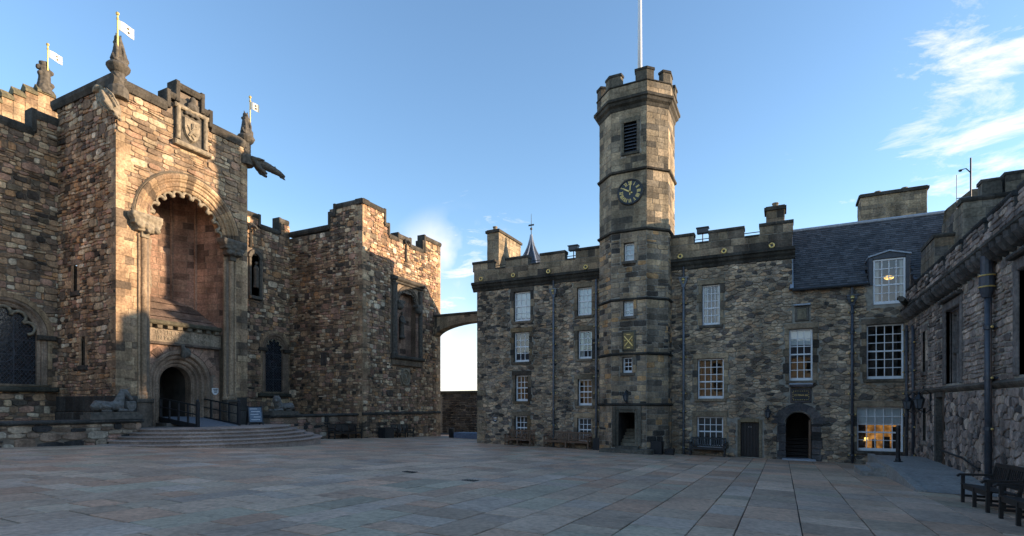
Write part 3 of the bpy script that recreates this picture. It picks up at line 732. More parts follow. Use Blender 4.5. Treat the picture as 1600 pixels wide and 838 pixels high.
for a, b in (((.02, .1), (.24, .28)), ((.0, .25), (.22, .42)), ((-.05, -.1), (.18, -.2)), ((-.12, -.2), (.08, -.42)), ((-.1, -.1), (-.26, .2))): mb.tube([fp(cs+a[0], ct+a[1], .22), fp(cs+b[0], ct+b[1], .22)], [.05, .035], 7)
mb.build('shield', CARVE, sh_ob, smooth=False)
mb = MB(); mb.ball(fp(17.4, 16.62, .2), (.16, .3, .22)); mb.ball(fp(17.4, 16.92, .22), (.15, .16, .2)); mb.tube([fp(17.15, 16.45, .16), fp(17.4, 16.7, .2), fp(17.65, 16.45, .16)], .1, 8)
for k in range(5): mb.ball(fp(17.1+.15*k, 16.22+.05*(k % 2), .16), .1, 8, 5)
remesh(mb.build('crest', DARKST, sh_ob), .035, .03, .1)
# --- the great arch: moulded voussoirs, cusps, shafts and carved capitals
prof = [(1.93, -.7), (1.93, -.16), (2.0, -.10), (2.08, -.10), (2.12, -.02), (2.22, .0), (2.30, -.03), (2.36, .05), (2.44, .06), (2.47, .12), (2.58, .17), (2.68, .14), (2.70, .0)]
NV = 19; rg = random.Random(9)
for k in range(NV):
    a0, a1 = math.pi*k/NV+.002, math.pi*(k+1)/NV-.002; mb = MB()
    sweep(mb, fp, PC, AC, prof, a0, a1, 3, PWA(rg, fp(PC, AC), .3, .3)); am = (a0+a1)/2
    mb.build('voussoir', STONE, wm, org=fp(PC+2.3*math.cos(am), AC+2.3*math.sin(am)))
mb = MB(); NC = 11
for k in range(NC):
    am = math.pi*(k+.5)/NC; c_ = (PC+1.72*math.cos(am), AC+1.72*math.sin(am))
    arc = []
    for j in range(9):
        b_ = am - math.pi*.5*1.05 + math.pi*1.05*j/8
        arc.append(fp(c_[0]+.215*math.cos(b_), c_[1]+.215*math.sin(b_), -.28))
    mb.tube(arc, .085, 7)
    for e in (0, 8): mb.ball(arc[e], .10, 8, 6)
mb.build('cusped_fringe', CARVE, wm, smooth=True)
mb = MB(); sweep(mb, fp, PC, AC, [(2.69, .0), (2.69, .1), (2.74, .12), (2.80, .06), (2.80, .0)], 0, math.pi, 40, (.15, .12, .085)); mb.build('hood_mould', STONE, wm)
for sgn, lab in ((-1, 'capital'), (1, 'capital')):
    cs = PC+sgn*2.26; mb = MB()
    blk(mb, fp, cs-.72, cs+.66, 10.25, 10.5, -.2, .5, .05); pts = []
    for t_, w_, n_ in ((9.55, .18, .2), (9.8, .42, .32), (10.1, .6, .42), (10.3, .66, .46)): mb.box(*sorted((XPF-.1, XPF+n_)), cs-w_, cs+w_, t_-.12, t_+.16)
    for k in range(16): mb.ball(fp(cs+rg.uniform(-.45, .45), rg.uniform(9.75, 10.3), .36), rg.uniform(.08, .16), 8, 6)
    remesh(mb.build(lab, CARVE if sgn < 0 else DARKST, wm), .04, .05, .14)
    for ds, r_, n_ in ((0, .13, .02), (-sgn*.26, .10, -.12), (sgn*.22, .06, .05)):
        mb = MB(); c_ = fp(cs+ds, 0, n_); mb.lathe(c_, [(r_*1.5, 1.9), (r_*1.6, 2.0), (r_*1.25, 2.1), (r_*1.35, 2.2), (r_, 2.28), (r_, 9.45), (r_*1.3, 9.5), (r_*1.3, 9.6)], 12, (.30, .21, .135)); mb.build('shaft', STONE, wm, smooth=False)
    mb = MB(); blk(mb, fp, cs-.34, cs+.34, .5, 1.9, -.2, .2, .05, (.13, .10, .075)); blk(mb, fp, cs-.38, cs+.38, 1.72, 1.92, -.2, .25, .05, (.09, .075, .06)); mb.build('shaft_base', STONE, wm)
# --- recess inside the arch (ashlar, five-sided) and its sloping sill
plan = [(XPF-.15, 15.45), (-28.7, 15.85), (-29.4, 16.75), (-29.4, 18.05), (-28.7, 18.95), (XPF-.15, 19.37)]
for k in range(5):
    a, b = Vector((*plan[k], 0)), Vector((*plan[k+1], 0)); S_ = (b-a); L = S_.length; N_ = ZV.cross(S_).normalized()
    if N_.dot(Vector((-27.5, 17.4, 0))-a) < 0: N_ = -N_
    f_ = Fr(a, S_, N_); MA.backing(f_, 0, L, 5.4, 13.3)
    MA.rubble(f_, 0, L, 5.4, 13.3, pal=PR, ch=(.30, .38), ln=(.5, .85), big=0, gap=.010, depth=(.012, .02), wave=0, seed=40+k, split=0, inset=.006, tilt=.01)
    mb = MB(); mb.tube([(*plan[k], 6.2), (*plan[k], 12.6)], .09, 8, (.28, .18, .125)); mb.build('recess_rib', STONE, wm)
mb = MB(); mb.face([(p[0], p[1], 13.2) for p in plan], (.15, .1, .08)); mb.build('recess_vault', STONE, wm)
mb = MB()
zs = [(-27.25, 5.75), (-27.6, 6.0), (-28.2, 6.45), (-28.8, 6.9), (-29.4, 7.3)]
for k in range(4):
    for j in range(5):
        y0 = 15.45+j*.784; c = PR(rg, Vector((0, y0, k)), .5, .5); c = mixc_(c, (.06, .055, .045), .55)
        (xa, za), (xb, zb) = zs[k], zs[k+1]
        mb.face([(xa, y0+.005, za+.03), (xa, y0+.779, za+.03), (xb, y0+.779, zb), (xb, y0+.005, zb)], c)
mb.build('sloping_sill', STONE, wm)
mb = MB()      # carved figure corbel in the left of the recess
for k in range(9): mb.ball((-27.25+.05*math.sin(k), 15.6, 7.1+.3*k), (.16, .15, .24), 8, 6)
remesh(mb.build('carved_foliage_band', CARVE, wm), .04, .05, .12)
# --- door screen under the recess
XD = -27.4; fd = fXp(XD); D0, D1 = 15.38, 19.42; DC, DS = 17.3, 2.8
MA.backing(fd, D0, D1, .4, 5.7, discrects(DC, DS, 1.41, .4, 14))
MA.rubble(fd, D0, D1, .5, 4.72, discrects(DC, DS, 1.75, .4, 8), pal=PR, ch=(.30, .36), ln=(.4, .7), big=0, gap=.004, depth=(.012, .02), wave=0, seed=51, split=0, inset=.006, tilt=.01)
dp = [(.8, -.9), (.8, -.42), (.88, -.36), (.94, -.36), (1.0, -.24), (1.08, -.22), (1.14, -.26), (1.2, -.12), (1.3, -.08), (1.36, -.14), (1.42, .02), (1.55, .05), (1.6, .02), (1.62, 0)]
dw = MB(); sweep(dw, fd, DC, DS, dp, 0, math.pi, 28, (.29, .20, .14))
for sgn in (-1, 1):
    rows = [[fd(DC+sgn*r, t_, o_) for r, o_ in dp] for t_ in (.45, DS)]; m = len(dp)
    dw.mesh_in(rows[0]+rows[1], [(i, i+1, m+i+1, m+i) for i in range(m-1)], (.28, .195, .135))
dw.build('door_archway', STONE, wm, fix=False)
for k in range(11):         # radiating fan of stones over the doorway
    a0, a1 = math.pi*(.08+.84*k/11), math.pi*(.08+.84*(k+1)/11)-.02; mb = MB()
    sweep(mb, fd, DC, DS, [(1.63, 0), (1.63, .05), (1.95 if k % 2 else 2.05, .05), (1.95 if k % 2 else 2.05, 0)], a0, a1, 1, PR(rg, Vector((k, 0, 0)), .3, .3)); mb.build('fan_voussoir', STONE, wm)
mb = MB(); mb.tube([fd(DC+.05, 4.05, .12), fd(DC, 4.35, .22), fd(DC-.05, 4.7, .2)], [.13, .12, .10], 8); mb.ball(fd(DC+.2, 4.3, .15), (.16, .24, .26)); remesh(mb.build('carved_keystone', DARKST, wm), .03, .03, .1)
mb = MB(); blk(mb, fd, D0, D1, 4.72, 5.38, -.05, .16, .02, (.25, .195, .14)); blk(mb, fd, D0, D1, 4.6, 4.72, -.05, .2, .03, (.12, .09, .07)); frieze = mb.build('inscription_frieze', STONE, wm)
text('inscription_line', 'TO THE GLORY OF GOD', .27, fd, 17.4, 5.2, .165, CARVE, frieze, .02); text('inscription_line', 'IN MEMORY OF SCOTS', .27, fd, 17.4, 4.92, .165, CARVE, frieze, .02)
mb = MB(); blk(mb, fd, D0, D1, 5.55, 5.78, -.3, .36, .06, (.12, .105, .07)); mb.build('cornice', STONE, wm)
for k in range(8):
    mb = MB(); blk(mb, fd, D0+.1+k*.5, D0+.36+k*.5, 5.38, 5.55, 0, .28, .02, (.2, .16, .11)); mb.build('dentil', STONE, wm)
mb = MB()     # dark vestibule behind the doorway
V = [fd(a, t, n) for n in (-.88, -3.0) for a, t in ((DC-.9, .4), (DC+.9, .4), (DC+.9, 3.9), (DC-.9, 3.9))]
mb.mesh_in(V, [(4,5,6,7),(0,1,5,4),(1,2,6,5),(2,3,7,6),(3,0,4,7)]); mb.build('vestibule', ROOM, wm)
dr = MB(); blk(dr, fd, DC-.78, DC-.70, .62, 3.3, -1.5, -.75, .01, None, True); dr.build('door_leaf', DOORW, wm)
for s0_, h_ in ((DC+.1, .3), ): pass
# plinth courses of the porch
for f_, a, b in ((fpl, XM, XPF+.1), (fp, YPL-.1, 15.1), (fp, 19.75, YPR)):
    n = max(1, round((b-a)/.9)); w = (b-a)/n
    for k in range(n):
        for t0, t1, pr in ((.45, 1.3, .16), (1.3, 2.05, .11)):
            mb = MB(); c = rg.uniform(.045, .08); blk(mb, f_, a+k*w+.004, a+(k+1)*w-.004, t0+.004, t1-.004, -.05, pr, .03, (c, c*.9, c*.78)); mb.build('plinth_stone', STONE, wm)
# --- traceried windows
def tracery(fr, cs, ct, r, base, nm, sill_t, seed, lat=.16):
    win = MB(); sweep(win, fr, cs, ct, [(r, -.35), (r, -.12), (r+.1, -.05), (r+.16, -.08), (r+.24, .04), (r+.34, .06), (r+.36, 0.0)], 0, math.pi, 26, (.27, .19, .135))
    for sgn in (-1, 1):
        pr = [(r, -.35), (r, -.12), (r+.1, -.05), (r+.16, -.08), (r+.24, .04), (r+.34, .06), (r+.36, 0)]; m = len(pr)
        rows = [[fr(cs+sgn*q, t_, o_) for q, o_ in pr] for t_ in (base, ct)]
        win.mesh_in(rows[0]+rows[1], [(i, i+1, m+i+1, m+i) for i in range(m-1)], (.27, .19, .135))
    w = win.build('traceried_window', STONE, wm)
    g = MB(); pts = [fr(cs-r, base, -.25), fr(cs+r, base, -.25)]+[fr(cs+r*math.cos(math.pi*k/16), ct+r*math.sin(math.pi*k/16), -.25) for k in range(17)]
    g.face(pts); g.build('leaded_glass', LEADED, w)
    l = MB(); k = -r
    d = lat
    hh = ct+r-base
    kk = -int(hh/d)-2
    while kk*d < 2*r+hh:
        for sg in (1, -1):
            seg = []
            for j in range(41):
                q = j/40*hh; a = cs-r+kk*d+q*.75 if sg > 0 else cs+r-kk*d-q*.75; t = base+q
                inside = abs(a-cs) < r-.02 and (t < ct or (a-cs)**2+(t-ct)**2 < (r-.02)**2)
                if inside: seg.append((a, t))
            if len(seg) > 1: l.bar(fr(*seg[0], -.24), fr(*seg[-1], -.24), .014, .014)
        kk += 1
    for q in (-.33, .33) if r > 1 else (0,): l.bar(fr(cs+q*r*1.0, base, -.23), fr(cs+q*r, ct+r*.85, -.23), .03, .03)
    for q in range(1, 4): l.bar(fr(cs-r, base+(ct-base)*q/3.4, -.23), fr(cs+r, base+(ct-base)*q/3.4, -.23), .03, .03)
    ring_ = [fr(cs+r*.36*math.cos(2*math.pi*j/20), base+(ct-base)*.62+r*.36*math.sin(2*math.pi*j/20), -.23) for j in range(21)]; l.tube(ring_, .022, 6)
    l.build('lead_lattice', BLUEP, w)
    t = MB()
    for j in range(5):
        am = math.pi*(j+.5)/5; c_ = (cs+r*.76*math.cos(am), ct+r*.76*math.sin(am)); rr = r*.235
        t.tube([fr(c_[0]+rr*math.cos(am+math.pi*q/6*1.2-math.pi*.6), c_[1]+rr*math.sin(am+math.pi*q/6*1.2-math.pi*.6), -.15) for q in range(7)], .06*r/.9, 7)
    t.build('tracery_cusps', CARVE, w, smooth=True)
    for k in range(9):
        a0, a1 = math.pi*k/9+.004, math.pi*(k+1)/9-.004; mb = MB(); sweep(mb, fr, cs, ct, [(r+.37, 0), (r+.37, .05), (r+.62, .05), (r+.62, 0)], a0, a1, 3, PWA(rg, fr(cs, ct), .3, .3)); mb.build('voussoir', STONE, w)
    for sgn in (-1, 1):
        k = 0; tt = base
        while tt < ct-.05:
            h = min(.38, ct-tt); wd = .3 if k % 2 else .18; a, b = sorted((cs+sgn*(r+.37), cs+sgn*(r+.37+wd))); mb = MB()
            blk(mb, fr, a, b, tt+.004, tt+h-.004, -.02, .05, .01, PWA(rg, fr(cs, tt), .3, .3)); mb.build('jamb_stone', STONE, w); tt += h; k += 1
        a, b = sorted((cs+sgn*(r-.02), cs+sgn*(r+.7))); mb = MB(); blk(mb, fr, a, b, ct-.22, ct+.02, -.1, .16, .04, (.08, .066, .052)); mb.build('capital', STONE, w)
    mb = MB(); blk(mb, fr, cs-r-.75, cs+r+.75, base-.36, base-.12, -.1, .26, .06, (.07, .066, .05)); blk(mb, fr, cs-r-.4, cs+r+.4, base-.12, base, -.3, .12, .03, (.2, .15, .1)); mb.build('sill', STONE, w)
tracery(fm, WLY, 4.95, 1.25, 2.6, 'left', 2.5, 1); tracery(fm, WRY, 5.55, .72, 2.55, 'right', 2.4, 2, .14)
# --- niche with figure on the recessed wall, right of the porch
mb = MB(); blk(mb, fm, 24.6, 25.6, 8.72, 8.95, -.05, .25, .05); blk(mb, fm, 24.62, 24.8, 8.95, 11.5, -.02, .12, .03); blk(mb, fm, 25.42, 25.6, 8.95, 11.5, -.02, .12, .03)
sweep(mb, fm, 25.1, 11.5, [(.3, -.02), (.3, .14), (.55, .16), (.6, .0)], 0, math.pi, 14); mb.face([fm(24.78, 8.95, -.0), fm(25.44, 8.95, -.0), fm(25.44, 11.7, 0), fm(24.78, 11.7, 0)]); nch = mb.build('wall_niche', DARKST, wm)
mb = MB(); mb.tube([fm(25.1, 9.5, .12), fm(25.1, 10.2, .14), fm(25.1, 10.8, .13), fm(25.1, 11.0, .13)], [.2, .16, .19, .08], 10); mb.ball(fm(25.1, 11.15, .14), .12); remesh(mb.build('niche_figure', DARKST, nch), .03, .03, .1)
# --- framed niche with figure on the wing front
nf = MB(); blk(nf, fw_, 30.85, 34.65, 4.95, 5.22, -.05, .36, .08, CAPT); frm = nf.build('niche_frame', STONE, wm)
for q in ((30.9, 34.75, 10.62, 10.92, .34, .08, 'label_mould'), (31.0, 34.6, 10.45, 10.62, .2, .04, 'label_mould'), (31.0, 34.5, 4.5, 4.95, .16, .05, 'apron')):
    nf = MB(); blk(nf, fw_, *q[:4], -.05, q[4], q[5], CAPT if q[6] != 'apron' else (.17, .13, .095)); nf.build(q[6], STONE, frm)
rgn = random.Random(5)
for a, b in ((31.5, 31.78), (33.87, 34.15)):
    for k in range(9):
        mb = MB(); z0 = 5.22+k*.44; blk(mb, fw_, a, b, z0+.004, z0+.436, -.05, .05, .02, PR(rgn, fw_(a, z0), .3, .3)); mb.build('jamb_stone', STONE, frm)
for k in range(7):
    a0, a1 = math.pi*k/7+.004, math.pi*(k+1)/7-.004; mb = MB(); sweep(mb, fw_, 32.82, 9.1, [(1.05, -.2), (1.05, .02), (1.12, .1), (1.2, .06), (1.3, .12), (1.36, .0)], a0, a1, 3, (.15, .12, .09)); mb.build('voussoir', STONE, frm)
mb = MB()
for k in range(7):
    am = math.pi*(k+.5)/7; c_ = (32.82+.93*math.cos(am), 9.1+.93*math.sin(am)); mb.tube([fw_(c_[0]+.17*math.cos(am+q), c_[1]+.17*math.sin(am+q), -.03) for q in (-1.6, -.8, 0, .8, 1.6)], .06, 7)
mb.build('cusped_fringe', DARKST, frm, smooth=True)
fn = fXp(XWF-.45); Mn = Masonry(frm, 'niche_block', MORTAR_W, 60); Mn.backing(fn, 31.7, 33.95, 5.1, 10.4)
Mn.rubble(fn, 31.7, 33.95, 5.1, 10.4, pal=PR, ch=(.3, .42), ln=(.4, .8), big=0, gap=.004, depth=(.012, .02), wave=0, seed=61, split=0, inset=.006, tilt=.01); Mn.finish('rear_niche_blocks')
mb = MB()
for e in (31.76, 33.89): mb.face([fw_(e, 5.2, .02), fw_(e, 10.2, .02), fw_(e, 10.2, -.45), fw_(e, 5.2, -.45)], (.2, .14, .1))
blk(mb, fw_, 31.0, 31.5, 9.6, 10.45, -.05, .03, .02, (.22, .17, .12)); blk(mb, fw_, 34.1, 34.6, 9.9, 10.45, -.05, .03, .02, (.2, .15, .11)); mb.build('reveal', STONE, frm)
sp = MB()
for sg in (-1, 1):      # spandrels between arch head and label
    pts = [(32.82+sg*1.36*math.cos(q), 9.1+1.36*math.sin(q)) for q in [math.pi/2*j/6 for j in range(7)]]; pts = pts+[(32.82, 10.46), (32.82+sg*1.36, 10.46)]
    sp.face([fw_(a, t, .03) for a, t in pts], (.23, .175, .125))
sp.build('spandrel', STONE, frm)
for cs_, r_, z0, z1 in ((31.2, .2, 5.22, 10.4), (34.3, .14, 5.22, 10.3)):
    mb = MB(); mb.lathe(fw_(cs_, 0, .12), [(r_*1.25, z0), (r_*1.25, z0+.15), (r_, z0+.22), (r_, z1-.2), (r_*1.25, z1-.1), (r_*1.25, z1)], 12); mb.build('shaft', DARKST, frm)
for cs_, n_ in ((31.72, .2), (33.95, .2)):
    mb = MB(); mb.ball(fw_(cs_, 8.85, n_), (.24, .36, .34)); mb.box(XWF-.1, XWF+.4, cs_-.38, cs_+.38, 9.0, 9.2); remesh(mb.build('carved_corbel', DARKST, frm), .04, .05, .13)
mb = MB(); z0 = 6.75; c_ = fw_(32.45, 0, -.22)
mb.tube([c_+ZV*z for z in (z0, z0+.5, z0+1.0, z0+1.35, z0+1.5)], [.2, .18, .2, .2, .08], 10); mb.ball(c_+ZV*(z0+1.66), (.11, .11, .14)); mb.ball(c_+ZV*(z0-.12), (.28, .28, .16))
for sg in (-1, 1): mb.tube([c_+Vector((.02, sg*.22, z0+1.3)), c_+Vector((.14, sg*.24, z0+1.0)), c_+Vector((.24, sg*.06, z0+.95))], [.07, .065, .05], 7)
remesh(mb.build('niche_figure', DARKST, frm), .025, .02, .08)
mb = MB(); rd_ = [fw_(32.56+.47*math.cos(2*math.pi*j/28), 3.68+.56*math.sin(2*math.pi*j/28), .05) for j in range(29)]; mb.tube(rd_, .085, 8, cap=False)
rd_ = [fw_(32.56+.3*math.cos(2*math.pi*j/28), 3.68+.38*math.sin(2*math.pi*j/28), .04) for j in range(29)]; mb.tube(rd_, .05, 8, cap=False)
blk(mb, fw_, 32.02, 33.1, 3.05, 4.35, -.03, .03, .02); mb.ball(fw_(32.56, 3.68, .04), (.1, .2, .26)); mb.build('carved_roundel', CARVE, wm, smooth=True)
# --- gargoyles, spouts and corner beasts
def beast(name, base, tip, r0, droop, seed, mat=DARKST):
    mb = MB(); b, t = Vector(base), Vector(tip); d = t-b; rg_ = random.Random(seed)
    mb.tube([b, b+d*.3+ZV*.05, b+d*.6, b+d*.85-ZV*droop*.5, t-ZV*droop], [r0, r0*.95, r0*.75, r0*.55, r0*.3], 10)
    side = d.cross(ZV).normalized()
    for sg in (-1, 1):
        mb.tube([b+d*.25+side*sg*r0*.8, b+d*.4+side*sg*r0-ZV*r0*1.2, b+d*.55+side*sg*r0*.7-ZV*r0*1.6], [r0*.45, r0*.4, r0*.25], 8)
        mb.tube([b+d*.15+side*sg*r0*.9+ZV*r0*.4, b+d*.5+side*sg*r0*1.1+ZV*r0*.7], [r0*.4, r0*.15], 7)
        mb.tube([t-d*.2+side*sg*r0*.35-ZV*droop*.4, t-d*.25+side*sg*r0*.5+ZV*r0*.55], [r0*.2, r0*.06], 6)
    mb.tube([t-d*.12-ZV*(droop+r0*.15), t+d*.02-ZV*(droop+r0*.5)], [r0*.22, r0*.12], 7)
    return remesh(mb.build(name, mat, wm), .04, .05, .15)
beast('gargoyle', (-26.9, 20.6, 15.35), (-25.6, 22.2, 14.95), .3, .25, 1)
def perched(x_, y_, z_):
    b = MB(); D = Vector((.72, .10, -.95)); s_ = Vector((.62, -.78, 0))
    a = Vector((x_, y_, z_)); b.tube([a, a+D*.3, a+D*.65, a+D*1.05, a+D*1.35], [.13, .27, .34, .27, .1], 12)
    b.tube([a, a+Vector((-.12, -.08, .14)), a+Vector((-.32, -.14, .1)), a+Vector((-.46, -.16, .0))], [.14, .16, .12, .05], 10)
    for sg in (-1, 1):
        for k in range(4): b.tube([a+D*(.25+.1*k)+s_*sg*.16, a+D*(.45+.14*k)+s_*sg*(.5-.04*k)+ZV*.1, a+D*(.8+.16*k)+s_*sg*(.55-.08*k)], [.08, .07, .035], 7)
        b.tube([a+D*1.0+s_*sg*.12, a+D*1.3+s_*sg*.2-ZV*.1, a+D*1.5+s_*sg*.1], [.1, .08, .06], 7)
    fr_n = Vector((.35, -.9, .2)).normalized(); lat = D.normalized().cross(fr_n)
    for k in range(-3, 4): b.tube([a+D*.2+lat*.09*k+fr_n*.22, a+D*.65+lat*.125*k+fr_n*(.33-.02*abs(k)), a+D*1.15+lat*.10*k+fr_n*.2], [.03, .05, .025], 6)
    b.ball(a+Vector((-.1, -.1, .1)), (.2, .2, .18)); b.tube([a+D*.75+fr_n*.3, a+D*1.0+fr_n*.5, a+D*1.3+fr_n*.3], [.1, .08, .07], 7)
    remesh(b.build('gargoyle', CARVE, wm), .022, .008, .1)
perched(-27.35, 13.72, 15.72)
for y_ in (24.7,): beast('gargoyle', (XM, y_, 13.6), (XM+.75, y_, 13.35), .18, .05, 3)
beast('gargoyle', (XWF, 32.56, 13.75), (XWF+.55, 32.56, 13.6), .17, .04, 4)
for f_, s_, t_ in ((fw_, 32.56, 12.95), (fm, 24.75, 12.9)):
    mb = MB(); blk(mb, f_, s_-.1, s_+.1, t_-.75, t_+.5, -.02, .14, .04, (.05, .046, .04)); mb.build('spout_corbel', STONE, wm)
def pinnacle(x_, y_, z0, zc, zt, seed):
    """twisted shaft, moulded cap and seated heraldic beast"""
    mb = MB(); n = 10
    for k in range(4):
        mb.tube([(x_+.13*math.cos(j*.55+k*math.pi/2), y_+.13*math.sin(j*.55+k*math.pi/2), z0+(zc-.35-z0)*j/n) for j in range(n+1)], .15, 8)
    mb.lathe((x_, y_, 0), [(.3, zc-.4), (.42, zc-.25), (.48, zc-.12), (.4, zc), (.2, zc+.05)], 14); mb.lathe((x_, y_, 0), [(.4, z0-.5), (.4, z0-.05), (.28, z0+.05)], 12)
    remesh(mb.build('pinnacle_shaft', DARKST, wm), .025, .012, .15)
    mb = MB(); h = zt-zc; rg_ = random.Random(seed)
    mb.tube([(x_, y_, zc), (x_-.02, y_+.03, zc+h*.35), (x_, y_+.02, zc+h*.7), (x_+.02, y_-.04, zc+h)], [.32, .27, .2, .13], 10)
    for sg in (-1, 1):
        mb.tube([(x_+.16, y_+sg*.13-.05, zc+h*.62), (x_+.27, y_+sg*.15-.05, zc+h*.4), (x_+.24, y_+sg*.15-.05, zc+.03)], [.09, .065, .06], 7)
        mb.tube([(x_, y_+sg*.24, zc+.1), (x_+.16, y_+sg*.27, zc+h*.22), (x_+.22, y_+sg*.24, zc+.04)], [.12, .1, .06], 7)
        mb.tube([(x_+.02, y_+sg*.08, zc+h*.98), (x_, y_+sg*.11, zc+h*1.12)], [.05, .015], 6)
    mb.tube([(x_+.02, y_-.04, zc+h*.93), (x_+.2, y_-.06, zc+h*.86)], [.11, .05], 8)
    for k in range(6): mb.ball((x_-.14-.02*k, y_+.04*math.sin(k*2), zc+h*(.35+.1*k)), .085, 7, 5)
    mb.tube([(x_, y_+.2, zc+.05), (x_-.05, y_+.35, zc+h*.25), (x_, y_+.25, zc+h*.5)], [.14, .14, .08], 8)
    remesh(mb.build('heraldic_beast', DARKST, wm), .024, .012, .12)
pinnacle(-26.85, 14.1, 15.95, 17.0, 18.25, 5); pinnacle(-26.85, 20.62, 15.5, 16.65, 17.9, 6)
# --- crow-stepped gable behind the left wall
fg = fXp(-36.0); MG = Masonry(wm, 'gable_block', MORTAR_W, 120)
steps_ = [(11.6, 12.0, 16.1), (12.0, 12.45, 16.5), (12.45, 12.9, 16.95), (12.9, 13.4, 17.35), (13.4, 13.88, 17.72), (13.88, 14.38, 18.1), (14.38, 14.9, 18.5), (14.9, 15.7, 18.75), (15.7, 16.2, 18.3), (16.2, 16.8, 17.6), (16.8, 17.4, 16.9)]
for k, (a, b, z_) in enumerate(steps_):
    MG.backing(fg, a, b, 13.3, z_-.2); MG.rubble(fg, a, b, 13.3, z_-.2, pal=PWA, ch=(.28, .36), ln=(.3, .6), big=0, gap=.004, depth=(.015, .03), wave=0, seed=70+k, split=0, inset=.008, tilt=.01)
    mb = MB(); m_ = (a+b)/2   # little pitched cap on each step
    vs = [fg(q, t, n) for n in (.1, -.5) for q, t in ((a-.02, z_-.2), (b+.02, z_-.2), (b+.02, z_-.06), (a-.02, z_-.06))]+[fg(a-.02, z_+.26, -.2), fg(b+.02, z_+.26, -.2)]
    mb.mesh_in(vs, [(0,1,2,3), (7,6,5,4), (0,4,5,1), (3,2,9,8), (6,7,8,9), (1,5,6,9,2), (0,3,8,7,4)], (.19, .165, .10)); mb.build('crow_step', STONE, wm)
MG.finish('rear_gable_blocks')
cl_ = MB(); cl_.box(-36.5, -36.02, 11.6, 17.4, 13.3, 15.8); cl_.build('gable_core', MORTAR_W, wm)
mb = MB(); x_, y_ = -36.2, 15.3
mb.tube([(x_, y_, 18.6), (x_, y_, 19.2), (x_, y_+.03, 19.9), (x_, y_-.05, 20.4)], [.42, .3, .25, .2], 10)
for k in range(8): mb.ball((x_+random.Random(k).uniform(-.2, .2), y_+random.Random(k+50).uniform(-.25, .25), 18.8+.18*k), .15, 8, 6)
remesh(mb.build('heraldic_beast', DARKST, wm), .04, .06, .14)
MW.finish('small_rubble_stones'); MA.finish('small_ashlar_blocks')
# --- gilded banners on their poles (each a thing of its own)
def banner(loc, z0, z1, fl, fh, label, yaw):
    t = thing('gilded_banner', label, 'banner', (*loc, z0), 'gilded banners over the memorial building')
    mb = MB(); mb.tube([(*loc, z0), (*loc, z1)], .035, 8); mb.build('pole', GOLD, t)
    mb = MB(); mb.ball((*loc, z1+.03), .08, 8, 6); mb.ball((*loc, z1-.2), .06, 8, 6); mb.build('finial', GOLD, t)
    d = Vector((math.cos(yaw), math.sin(yaw), 0)); n = 6; mb = MB(); top = z1-.24; q = d.cross(ZV)*.012
    for off in (-1, 1):
        pts = []
        for j in range(n+1):
            x_ = fl*j/n; w = .05*math.sin(j*.9); p = Vector((*loc, 0))+d*x_+d.cross(ZV)*w+q*off
            pts.append((p+ZV*(top-x_*.22), p+ZV*(top-fh-x_*.30)))
        for j in range(n): mb.face([pts[j][1], pts[j+1][1], pts[j+1][0], pts[j][0]])
    f_ = mb.build('flag', GILTW, t); mb = MB()
    for a, b in ((.28, .3), (.62, .32), (.3, .7), (.66, .72)):
        p = Vector((*loc, 0))+d*(fl*a); z_ = top-fl*a*.25-fh*b
        mb.ball((p.x, p.y, z_), .05, 7, 5)
    mb.build('charge', DARKST, f_)
banner((-26.62, 13.95), 16.95, 19.1, .62, .42, 'gilded banner on the left front corner pinnacle of the porch', R(70))
banner((-26.7, 20.78), 16.7, 18.85, .46, .38, 'gilded banner on the right corner pinnacle of the porch above the gargoyle', R(40))
banner((-35.95, 15.35), 19.9, 21.3, .62, .4, 'gilded banner on the stepped gable at far left', R(70))
# ------------------------------------------------------------------ terrace walls, steps and what stands on them
XT = -25.4; ft = fXp(XT)
def terrace(y0, y1, label, seed, zc):
    t = thing('terrace_wall', label, 'wall', (XT, (y0+y1)/2, ground(XT, (y0+y1)/2)))
    M = Masonry(t, 'rubble_stone', MORTAR_W, 300); zb = min(ground(XT, y0), ground(XT, y1))-.2
    M.backing(ft, y0, y1, zb, zc-.16); M.rubble(ft, y0, y1, zb, zc-.16, pal=PLOW, ch=(.16, .36), ln=(.25, .75), big=.4, seed=seed, depth=(.02, .07), cut=(.12, .34)); M.finish('small_rubble_stones')
    coping(t, ft, y0-.05, y1+.03, zc, th=.17, over=.16, deep=.6, L=1.5, seed=seed, tint=(.06, .058, .052))
    mb = MB(); mb.box(XT-1.6, XT-.5, y0, y1, zb, zc-.22); mb.build('terrace_floor', MORTAR_W, t)
    mb = MB()
    for e in (y0, y1): mb.face([(XT, e, zb), (XT, e, zc-.16), (XT-1.6, e, zc-.16), (XT-1.6, e, zb)])
    mb.build('wall_end', MORTAR_W, t); return t
terrace(5.0, 14.28, 'low rubble terrace wall with dark coping left of the curved steps', 81, 1.03)
terrace(21.0, 27.9, 'low rubble terrace wall with dark coping right of the curved steps', 82, 1.08)
st = thing('entrance_steps', 'broad curved stone steps sweeping up to the arched porch', 'steps', (-25.6, 17.7, -.3))
SCX, SCY = -25.6, 17.7; ZTOP = .58
def steparc(r, a): return SCX+r*math.cos(a), SCY+r*math.sin(a)
